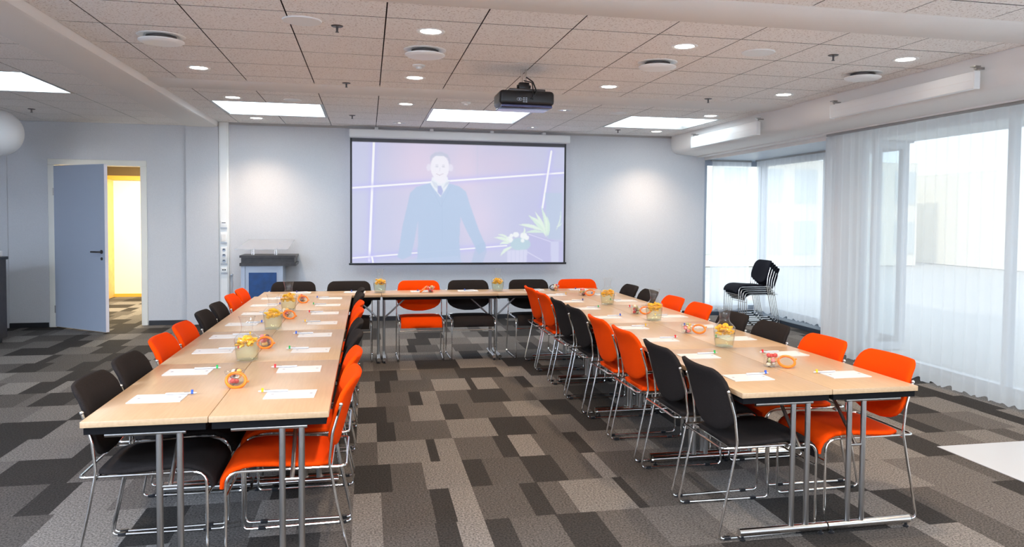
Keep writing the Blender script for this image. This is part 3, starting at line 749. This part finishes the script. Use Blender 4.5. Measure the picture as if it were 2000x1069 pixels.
# strip above the beam of the projector stays plain cloth
top = sm(gy, 279.5, 281)[..., None]
lin_ = np.where(img / 255 <= .04045, img / 255 / 12.92, ((img / 255 + .055) / 1.055) ** 2.4) * top
vs = []; fs = []
for j in range(NZ):
    for i in range(NX):
        vs.append((X(SX0 + (SX1 - SX0) * i / (NX - 1)), -.130, SZ1 - (SZ1 - SZ0) * j / (NZ - 1)))
for j in range(NZ - 1):
    for i in range(NX - 1): fs.append((j * NX + i, (j + 1) * NX + i, (j + 1) * NX + i + 1, j * NX + i + 1))
me = bpy.data.meshes.new('screen_cloth'); me.from_pydata(vs, [], fs)
at = me.color_attributes.new('Pic', 'FLOAT_COLOR', 'POINT'); arr = np.ones((NX * NZ, 4), np.float32); arr[:, :3] = lin_.reshape(-1, 3); at.data.foreach_set('color', arr.ravel())
m, t, bs = nt('projected_picture'); a = t.nodes.new('ShaderNodeAttribute'); a.attribute_name = 'Pic'
bs.inputs['Base Color'].default_value = (.13, .13, .14, 1); bs.inputs['Roughness'].default_value = .9; bs.inputs['Specular IOR Level'].default_value = .05
L(t, a.outputs['Color'], bs.inputs['Emission Color']); bs.inputs['Emission Strength'].default_value = .44
me.materials.append(m); o = bpy.data.objects.new('screen_cloth', me); COL.objects.link(o); o.parent = r

# ================================================================== LECTERN, SIDEBOARD, SWITCHES
r = empty('lectern', (-.30, 7.95, 0)); tag(r, 'dark topped lectern with a blue front panel beside the screen', 'lectern')
b = MB(); b.box(-.29, .45, -.05, .45, .968, 1.0); b.box(-.27, .43, -.03, .43, .915, .968); b.build('top', M['wenge'], r, flat=True)
b = MB(); b.box(-.27, .43, -.03, .43, .895, .915); b.box(-.29, .45, -.05, .45, .855, .895); b.build('lower_shelf', M['wenge'], r, flat=True)
for x in (-.275, .225): MB().box(x, x + .05, -.02, .38, .03, .855).build('side_panel', M['silver'], r, flat=True)
b = MB(); b.box(-.225, .225, .0, .02, .0, .855); b.build('front_panel', M['silver'], r, flat=True)
b = MB(); b.box(-.175, .19, -.012, .0, .05, .76); b.build('blue_panel', M['blue'], r, flat=True)['label'] = 'blue cloth panel'
b = MB(); b.box(-.30, .30, -.06, .42, 0, .03); b.build('base_plate', M['steel'], r, flat=True)
for x in (-.12, .18):
    b = MB(); b.tube([(x, .10, 1.0), (x, .10, 1.095)], .012, 12); b.tube([(x - .025, .10, 1.0), (x - .025, .10, 1.07)], .008, 10); b.build('post', M['chrome'], r)
b = MB(); b.add([(-.36, .0, 1.075), (.34, .0, 1.075), (.40, .34, 1.20), (-.22, .34, 1.20), (-.36, .0, 1.083), (.34, .0, 1.083), (.40, .34, 1.208), (-.22, .34, 1.208)], [(0, 1, 2, 3), (4, 5, 6, 7), (0, 1, 5, 4), (1, 2, 6, 5), (2, 3, 7, 6), (3, 0, 4, 7)]); b.build('reading_shelf', M['acrylic'], r, flat=True)

r = empty('sideboard', (-3.76, 6.80, 0)); tag(r, 'tall dark sideboard standing under the globe pendant, cut by the picture edge', 'sideboard')
b = MB(); b.box(-.7, .64, -.32, .32, .06, 1.0); b.build('body', M['wenge'], r, flat=True)
b = MB(); b.rbox(-.72, .66, -.34, .34, 1.0, 1.035, .004, 1); b.build('top', M['black'], r)
b = MB(); b.box(-.66, .60, -.28, .28, 0, .06); b.build('plinth', M['black'], r, flat=True)
for i in range(2):
    d = MB(); d.box(-.69 + i * .665, -.03 + i * .665, -.338, -.322, .08, .98); d = d.build('door', M['wenge'], r, flat=True)
    MB().tube([(-.10 + i * .20, -.352, .5), (-.10 + i * .20, -.352, .66)], .006, 8).build('handle', M['steel'], d)
o = MB().rbox(-.17, .17, -.12, .12, 0, .07, .015, 2).build('serving_tray', M['white'], loc=(-3.29, 6.93, 1.035)); tag(o, 'white tray lying on the dark sideboard top', 'tray')

def plate(z0, z1, nm, label, kind):
    r_ = empty(nm, (-.86, YW - .062, z0)); tag(r_, label, 'socket' if 'socket' in nm else 'switch')
    h = z1 - z0; b_ = MB(); b_.rbox(-.042, .042, -.016, 0, 0, h, .004, 2); b_.build('plate', M['white'], r_)
    MB().box(-.044, .044, -.020, -.001, -.008, 0).build('lower_lip', M['silver'], r_, flat=True)
    if kind == 'sockets':
        for i in range(3):
            z = h * (i + .5) / 3
            q = MB(); q.tube([(.022 * math.cos(a), -.018, z + .022 * math.sin(a)) for a in [k * PI / 8 for k in range(16)]], .0025, 5, closed=True); q.lathe([(.0001, 0), (.018, 0)], n=14, mtx=Matrix.Rotation(PI / 2, 3, 'X'), c=(0, -.0165, z)); q.build('outlet', M['silver'], r_)
            MB().box(-.014, .014, -.021, -.017, z + .002, z + .012).build('outlet_slot', M['black'], r_, flat=True)
    elif kind == 'slot': MB().box(-.026, .026, -.0175, -.0155, h * .68, h * .78).build('slot', M['black'], r_, flat=True)
    elif kind == 'rocker': MB().rbox(-.03, .03, -.021, -.015, h * .12, h * .88, .003, 1).build('rocker', M['plaster'], r_)
    elif kind == 'data':
        for s in (-1, 1): MB().box(s * .014 - .010, s * .014 + .010, -.0175, -.0155, h * .4, h * .62).build('port', M['black'], r_, flat=True)
plate(1.375, 1.468, 'room_controller', 'small white control box with a dark slot, top one on the trunking', 'slot')
plate(1.163, 1.300, 'light_switch', 'white double light switch on the trunking beside the lectern', 'rocker')
plate(.862, 1.097, 'socket_strip', 'white strip of three sockets on the trunking beside the lectern', 'sockets')
plate(.735, .815, 'data_socket', 'white data socket with two dark ports, lowest on the trunking', 'data')
b = MB(); b.tube(fillet([(-.765, YW - .012, .70), (-.76, YW - .02, .55), (-.775, YW - .015, .35), (-.74, YW - .03, .08), (-.6, YW - .05, .012)], .1), .005, 6)
b.rbox(-.785, -.75, YW - .03, YW - .004, .69, .712, .003, 1)
tag(b.build('power_cable', M['silver']), 'thin pale cable running down the wall beside the lectern', 'cable')

# ================================================================== TABLES
def make_table():
    r = empty('folding_table')
    b = MB(); b.rbox(-TW / 2 + .0012, TW / 2 - .0012, -TL / 2 + .0012, TL / 2 - .0012, TH - .026, TH, .0025, 2); b.build('tabletop', M['beech'], r)
    a, c = TW / 2 - .012, TL / 2 - .012; z0, z1 = TH - .056, TH - .026
    b = MB(); b.box(-a, a, -c, -c + .014, z0, z1); b.box(-a, a, c - .014, c, z0, z1); b.box(-a, -a + .014, -c + .014, c - .014, z0, z1); b.box(a - .014, a, -c + .014, c - .014, z0, z1)
    b.build('underframe', M['apron'], r, flat=True)
    for s in (-1, 1):
        y = s * (TL / 2 - .03); x1, x2 = .289 - TW / 2, .368 - TW / 2
        b = MB(); b.tube([(.085 - TW / 2, y - s * -.0, z0 - .008), (.392 - TW / 2, y, z0 - .008)], .010, 12); b.build('top_rail', M['steel'], r)
        for x in (x1, x2):
            b = MB(); b.tube([(x, y, .055), (x, y, z0 - .012)], .0135, 14); b.build('leg', M['steel'], r)
        b = MB(); b.tube([(-TW / 2 + .012, y, .040), (TW / 2 - .004, y, .040)], .0195, 16)
        fr = b.build('foot_rail', M['chrome'], r)
        for xx in (-TW / 2 + .03, TW / 2 - .03):
            b = MB(); b.lathe([(.0001, 0), (.014, 0), (.015, .006), (.007, .010), (.007, .024)], n=12, c=(xx, y, 0)); b.build('levelling_foot', M['black'], fr)
        xm = (x1 + x2) / 2
        b = MB(); b.tube([(xm, y, .44), (xm, y - s * .26, z0 + .01)], .0095, 10); b.tube([(x1, y, .44), (x2, y, .44)], .008, 8)
        br = b.build('brace', M['steel'], r)
        b = MB(); b.rbox(xm - .03, xm + .03, min(y - s * .20, y - s * .34), max(y - s * .20, y - s * .34), z0 + .004, TH - .026, .004, 1); b.build('hinge_bracket', M['dark_steel'], br)
    return r
T0 = make_table(); first = True
def put_table(x, y, rz, label, group):
    global first
    o = T0 if first else dup(T0); first = False
    o.location = (x, y, 0); o.rotation_euler = (0, 0, rz); tag(o, label, 'table', group)
LX, RX = 0.0, 2.877
for k in range(4):
    pos = ORD[k] + ' from the open end'
    yc = TL * (k + .5)
    put_table(LX + TW / 2, yc, 0, 'beech table, outer row of the tables by the door, ' + pos, 'tables in the run by the door')
    put_table(LX + TW * 1.5, yc, 0, 'beech table, aisle row of the tables by the door, ' + pos, 'tables in the run by the door')
    put_table(RX + TW / 2, yc, 0, 'beech table, aisle row of the tables by the curtain, ' + pos, 'tables in the run by the curtain')
    put_table(RX + TW * 1.5, yc, PI, 'beech table, outer row of the tables by the curtain, ' + pos, 'tables in the run by the curtain')
BX0 = 1.27 - TL; BYC = 4.944 + TW / 2
for k, n_ in enumerate(('lectern end', 'middle', 'window end')):
    put_table(BX0 + TL * (k + .5), BYC, PI / 2, 'beech folding table at the %s of the row under the screen' % n_, 'tables in the cross row')

# ================================================================== CHAIRS
def make_chair(fab, frame=None):
    frame = frame or M['chrome']
    r = empty('stacking_chair')
    HB, FR, ZR, D = .25, .236, .447, .53      # half width behind / in front, rail height, sled depth
    # backrest
    P, N, T = [], [], []
    nz, nx = 15, 13
    zs = [.497 + (.83 - .497) * (.5 - .5 * math.cos(PI * i / (nz - 1))) for i in range(nz)]
    def yb(z): t = (z - .46) / .37; return .085 - .10 * t - .022 * max(0, t - .8) * 5
    for z in zs:
        w = .243
        if z < .62: w *= max(.03, 1 - ((.62 - z) / .124) ** 2) ** .5
        elif z > .69: w = .243 - .012 * (z - .69) / .06 if z < .75 else .231
        if z > .765: w -= .068 * (1 - max(0, 1 - ((z - .765) / .0655) ** 2) ** .5)
        rp, rn, rt_ = [], [], []
        for j in range(nx):
            u = -1 + 2 * j / (nx - 1); u = math.sin(u * PI / 2); x = u * w
            y = yb(z) + .75 * x * x
            nr = Vector((-1.5 * x, 1, .24)).normalized()
            tt = (z - zs[0]) / (zs[-1] - zs[0]); e = (1 - abs(u) ** 6) * (1 - abs(2 * tt - 1) ** 10)
            rp.append((x, y, z)); rn.append(nr); rt_.append(.007 + .011 * max(0, e) ** .5)
        P.append(rp); N.append(rn); T.append(rt_)
    MB().pillow(P, N, T).build('backrest', fab, r, ang=80)
    # seat
    prof = [(.085, .452), (.14, .452), (.20, .455), (.27, .460), (.34, .465), (.41, .468), (.46, .463), (.50, .448), (.53, .424), (.546, .395), (.550, .368)]
    P, N, T = [], [], []
    for i, (y, z) in enumerate(prof):
        a = prof[max(0, i - 1)]; c = prof[min(len(prof) - 1, i + 1)]; d = Vector((0, c[0] - a[0], c[1] - a[1])).normalized(); nr = Vector((0, -d.z, d.y))
        w = .218 - (.03 * (1 - min(1, (y - .085) / .06)) ** 2)
        rp, rn, rt_ = [], [], []
        for j in range(11):
            u = math.sin((-1 + 2 * j / 10) * PI / 2); x = u * w
            dish = -.010 * (1 - u * u) * math.sin(PI * min(1, max(0, (y - .085) / .40)))
            e = (1 - abs(u) ** 5) * (1 if 0 < i < len(prof) - 1 else .3)
            rp.append((x, y, z + dish)); rn.append(nr); rt_.append(.006 + .013 * max(0, e) ** .5)
        P.append(rp); N.append(rn); T.append(rt_)
    MB().pillow(P, N, T).build('seat', fab, r, ang=80)
    for s in (-1, 1):
        pts = fillet([(s * HB, .044, .722), (s * HB, .080, .60), (s * HB, .094, .47), (s * HB, .062, .30), (s * HB, 0, .008), (s * FR, D, .008), (s * FR, D, ZR), (s * FR, .30, ZR)], [.2, .12, .2, .03, .03, .065], 5)
        MB().tube(pts[:13], .0065, 8).build('back_post', frame, r)
        MB().tube(pts[12:], .0065, 8).build('leg', frame, r)
        MB().sphere((s * HB, .043, .727), .0095, 10).build('post_cap', frame, r)
        for y in (.05, .44):
            x = s * (HB + (FR - HB) * y / D); MB().rbox(x - .010, x + .010, y - .018, y + .018, 0.0, .018, .003, 1).build('floor_glide', M['black'], r)
    pts = fillet([(-FR, .30, ZR), (-FR, .022, ZR), (FR, .022, ZR), (FR, .30, ZR)], .03, 5)
    MB().tube(pts, .0065, 8).build('seat_frame', frame, r)
    MB().tube([(-FR, D, .335), (FR, D, .335)], .005, 8).build('front_stretcher', frame, r)
    MB().tube([(-HB, .087, ZR - .012), (HB, .087, ZR - .012)], .0055, 8).build('rear_stretcher', frame, r)
    return r
CH = {'orange': make_chair(M['orange_f']), 'black': make_chair(M['black_f'])}
used = {'orange': False, 'black': False}
def put_chair(col, x, y, rz, label, group):
    o = dup(CH[col]) if used[col] else CH[col]; used[col] = True
    o.location = (x, y, 0); o.rotation_euler = (0, 0, rz); tag(o, label, 'chair', group); return o
jit = random.Random(4)
def side_row(xf, face, ys, cols_, desc, group):
    for i, (y, c) in enumerate(zip(ys, cols_)):
        put_chair(c, xf, y, -PI / 2 if face > 0 else PI / 2, '%s chair, %s, %s from the open end' % (c, desc, ORD[i]), group)
B_, O_ = 'black', 'orange'
side_row(-.088, 1, [.42, .955, 1.62, 2.185, 2.86, 3.41, 4.10, 4.65], [B_, B_, O_, O_, B_, B_, O_, O_], 'outer side of the tables by the door', 'chairs on the door side')
side_row(.966 + .088, -1, [.38, .94, 1.60, 2.175, 2.84, 3.38, 4.06, 4.62], [O_, O_, B_, B_, O_, O_, B_, B_], 'aisle side of the tables by the door', 'chairs on the aisle side of the run by the door')
side_row(2.877 - .090, 1, [.30, .90, 1.535, 2.13, 2.79, 3.38, 4.02, 4.60], [B_, B_, O_, O_, B_, B_, O_, O_], 'aisle side of the tables by the curtain', 'chairs on the aisle side of the run by the curtain')
side_row(3.843 + .088, -1, [.35, .95, 1.60, 2.19, 2.83, 3.42, 4.08, 4.66], [O_, O_, B_, B_, O_, O_, B_, B_], 'outer side of the tables by the curtain', 'chairs on the window side')
for i, (x, c) in enumerate(((.335, B_), (.925, B_), (1.69, O_), (2.25, B_), (2.955, B_), (3.54, O_))):
    put_chair(c, x, 5.51, PI, '%s chair between the tables and the screen wall, %s from the lectern' % (c, ORD[i]), 'chairs under the screen')
# stack of five in the alcove
S0 = make_chair(M['navy_f'])
for k in range(5):
    o = S0 if k == 0 else dup(S0)
    o.location = (7.075 - .030 * (4 - k) * 0 - .027 * (0) + .0, 7.31, 0); o.rotation_euler = (0, 0, PI / 2)
    o.location = (7.075 - .032 * k, 7.31 , .0285 * k * 1.0)
    lb = ['bottom', 'second from the floor', 'middle', 'second from the top', 'top'][k]
    tag(o, 'dark chair in the stack by the alcove curtain, %s one' % lb, 'chair', 'stacked chairs in the alcove')

# ================================================================== NOTEPADS AND PENS
def make_pad():
    b = MB(); b.mi = 0; b.box(-.112, .112, -.079, .079, 0, .0035)
    b.mi = 1
    for x in (-.088, .085): b.box(x, x + .012, -.006, .012, .0035, .0038)
    return b.build('notepad', [M['paper'], M['print']], flat=True)
pad0 = make_pad(); padf = True
def make_pen(ring):
    r = empty('pen')
    b = MB(); b.lathe([(.0001, 0), (.002, .001), (.0045, .014), (.0048, .020), (.0048, .13), (.004, .134), (.0001, .134)], n=10, mtx=Matrix.Rotation(PI / 2, 3, 'Y'), c=(-.067, 0, .0051)); b.build('barrel', M['pen'], r)
    b = MB(); b.lathe([(.0056, .0), (.0056, .010)], n=12, mtx=Matrix.Rotation(PI / 2, 3, 'Y'), c=(-.052, 0, .0056), cap0=True, cap1=True); b.box(-.052, -.042, -.0035, .0035, .009, .020); b.build('clip_ring', ring, r)
    b = MB(); b.box(-.036, -.012, -.0022, .0022, .0094, .0103); b.build('imprint', M['black'], r, flat=True)
    return r
PEN = {k: [make_pen(M['pen_' + k]), False] for k in ('blue', 'green', 'red', 'yellow', 'violet')}
def put_pad(x, y, rz, label, group='notepads at the places'):
    global padf
    o = pad0 if padf else dup(pad0); padf = False
    o.location = (x, y, TH); o.rotation_euler = (0, 0, rz); tag(o, label, 'notepad', group)
def put_pen(c, x, y, z, rz, label):
    e = PEN[c]; o = dup(e[0]) if e[1] else e[0]; e[1] = True
    o.location = (x, y, z); o.rotation_euler = (0, 0, rz); tag(o, label, 'pen', 'pens on the notepads')
seq = ['blue', 'green', 'red', 'yellow', 'blue', 'green', 'violet', 'yellow']; seq2 = ['yellow', 'red', 'green', 'blue', 'yellow', 'red', 'green', 'blue']
pads = [(.205, 1, seq, 'outer side of the tables by the door', .385), (.775, -1, seq2, 'aisle side of the tables by the door', .340),
        (3.085, 1, seq, 'aisle side of the tables by the curtain', .355), (3.645, -1, seq2, 'outer side of the tables by the curtain', .33)]
for (x, s, sq, desc, y0) in pads:
    for i in range(8):
        y = y0 + i * .6165 + jit.uniform(-.02, .02); a = jit.uniform(-.04, .04); xx = x + jit.uniform(-.012, .012)
        put_pad(xx, y, a, 'notepad, %s, %s from the open end' % (desc, ORD[i]))
        put_pen(sq[i], xx + s * .105 - s * .02, y + .056, TH + .0036, (PI if s > 0 else 0) + a + .03, '%s ringed pen, %s, %s from the open end' % (sq[i], desc, ORD[i]))
for i, x in enumerate((.42, .99, 1.70, 2.22, 2.98, 3.50)):
    y = 5.27
    put_pad(x, y, jit.uniform(-.06, .06), 'notepad on the table row under the screen, %s from the lectern' % ORD[i])
    put_pen(('violet', 'blue', 'violet', 'blue', 'green', 'violet')[i], x + .01, y + .02, TH + .0036, .3, 'pen on the table row under the screen, %s from the lectern' % ORD[i])

# ================================================================== CARAFES AND JARS
def make_carafe(seed):
    rr = random.Random(seed); r = empty('water_carafe')
    prof = [(.0001, .004), (.056, .004), (.060, .010), (.066, .06), (.0695, .10), (.0705, .118), (.068, .132), (.056, .146), (.040, .160), (.032, .175), (.0305, .19), (.033, .212), (.040, .238), (.0455, .254)]
    MB().lathe([(.0001, 0), (.050, 0), (.058, .004)] + prof[2:], n=32).build('glass_body', M['glass'], r)
    b = MB(); b.tube([(.0455 * math.cos(a), .0455 * math.sin(a), .254) for a in [k * PI / 14 for k in range(28)]], .0016, 6, closed=True); b.build('rim', M['glass'], r)
    MB().lathe([(.0001, .010), (.055, .010), (.0625, .06), (.0660, .095), (.0665, .104), (.0001, .104)], n=28).build('water', M['water'], r)
    f_ = MB()
    for k in range(38):
        a = rr.uniform(0, 6.28); q = .052 * rr.random() ** .6; z = rr.uniform(.098, .146) - q * .25
        rot = Matrix.Rotation(rr.uniform(0, 6.28), 3, 'Z') @ Matrix.Rotation(rr.uniform(-1.2, 1.2), 3, 'X')
        n_ = 9; R2 = rr.uniform(.016, .021); th = .0045
        vs = [rot @ Vector((0, 0, zz)) for zz in (-th, th)] + [rot @ Vector((R2 * math.cos(PI * j / n_), R2 * math.sin(PI * j / n_), zz)) for zz in (-th, th) for j in range(n_ + 1)]
        c_ = Vector((q * math.cos(a), q * math.sin(a), z)); vs = [p + c_ for p in vs]
        K = n_ + 1; fs_ = []
        for j in range(n_): fs_ += [(0, 2 + j + 1, 2 + j), (1, 2 + K + j, 2 + K + j + 1), (2 + j, 2 + j + 1, 2 + K + j + 1, 2 + K + j)]
        fs_ += [(0, 2, 2 + K, 1), (0, 1, 2 + K + n_, 2 + n_)]
        f_.add(vs, fs_)
    o_ = f_.build('orange_slices', M['orange_fruit'], r, ang=30); o_['kind'] = 'stuff'
    return r
cz = [((.455, 1.275), 'on the tables by the door, first from the open end'), ((.452, 2.55), 'on the tables by the door, second from the open end'), ((.452, 3.70), 'on the tables by the door, third from the open end'),
      ((1.255, 5.19), 'under the screen beside the fourth inner chair'), ((2.546, 5.20), 'under the middle of the screen'), ((3.375, 3.75), 'on the tables by the curtain, third from the open end'),
      ((3.405, 2.58), 'on the tables by the curtain, second from the open end'), ((3.39, 1.265), 'on the tables by the curtain, first from the open end')]
cz[3] = ((1.255, 5.19), 'at the screen row, above the joint by the lectern side')
for i, ((x, y), lb) in enumerate(cz):
    o = make_carafe(i); o.location = (x, y, TH); o.rotation_euler = (0, 0, i); tag(o, 'orange slice carafe ' + lb, 'carafe', 'water carafes on the tables')
def make_jar(seed, lid_dir, tilt=58, dark=False, tdir=None):
    rr = random.Random(seed); r = empty('clip_jar')
    MB().lathe([(.0001, 0), (.038, 0), (.043, .005), (.044, .035), (.041, .047), (.046, .054), (.047, .066), (.044, .069)], n=28).build('glass_body', M['glass'], r)
    b = MB(); b.tube([(.0455 * math.cos(a), .0455 * math.sin(a), .057) for a in [k * PI / 12 for k in range(24)]], .0013, 5, closed=True)
    b.tube([(.046 * math.cos(lid_dir + s * .35), .046 * math.sin(lid_dir + s * .35), z_) for s, z_ in ((-1, .057), (-1, .04), (1, .04), (1, .057))], .0013, 5); b.build('wire_clip', M['chrome'], r)
    # lid hangs open on its hinge, leaning away from the jar
    d = Vector((math.cos(lid_dir), math.sin(lid_dir), 0)); td = lid_dir if tdir is None else tdir; ax = Vector((-math.sin(td), math.cos(td), 0)); rot = Matrix.Rotation(math.radians(tilt), 3, ax)
    c_ = d * .082 + Vector((0, 0, .034))
    lid = MB(); lid.lathe([(.0001, .008), (.028, .008), (.036, .004), (.043, 0)], n=26, mtx=rot, c=c_); lid = lid.build('lid', M['glass'], r)
    q = MB(); q.tube([c_ + rot @ Vector((.044 * math.cos(a), .044 * math.sin(a), -.001)) for a in [k * PI / 14 for k in range(28)]], .0075, 8, closed=True)
    q.tube([c_ + rot @ Vector((.046, 0, 0)), c_ + rot @ Vector((.060, 0, 0))], .005, 8); q.build('rubber_ring', M['black'] if dark else M['rubber'], lid)
    return r
def sweets(seed, x, y, label):
    rr = random.Random(seed); b = MB()
    for k in range(13):
        b.mi = rr.randrange(6); a = rr.uniform(0, 6.28); lvl = k // 5; q = rr.uniform(.012, .024) if k < 12 else .004
        b.sphere((q * math.cos(a), q * math.sin(a), .016 + lvl * .0235 + rr.uniform(-.003, .003)), .0145, 8, sq=(1, 1, .85), rot=Matrix.Rotation(rr.uniform(0, 3), 3, 'X'))
    o_ = b.build('wrapped_sweets', M['candy'], loc=(x, y, TH)); tag(o_, label, 'sweets', 'sweets in the jars', 'stuff')
jz = [((.487, .645), -1.35, 'tables by the door, first from the open end'), ((.490, 1.79), -1.45, 'tables by the door, second from the open end'), ((.482, 3.20), -1.2, 'tables by the door, third from the open end'), ((.505, 4.37), -1.3, 'tables by the door, fourth from the open end'),
      ((1.80, 5.17), PI, 'row under the screen, in front of its orange chair'), ((3.20, 5.16), PI / 2, 'row under the screen, with a dark ring'),
      ((3.368, 4.62), -.6, 'tables by the curtain, fourth from the open end'), ((3.405, 3.02), -.5, 'tables by the curtain, third from the open end'), ((3.40, 1.885), -.5, 'tables by the curtain, second from the open end'), ((3.36, .60), -.5, 'tables by the curtain, first from the open end')]
for i, ((x, y), ld, lb) in enumerate(jz):
    o = make_jar(i, ld, 42 if x < 3 else 34, i == 5, None if x < 3 else -1.95); o.location = (x, y, TH); tag(o, 'small open clip jar on the ' + lb, 'jar', 'clip jars on the tables')
    sweets(20 + i, x, y, 'coloured sweets in the jar on the ' + lb)
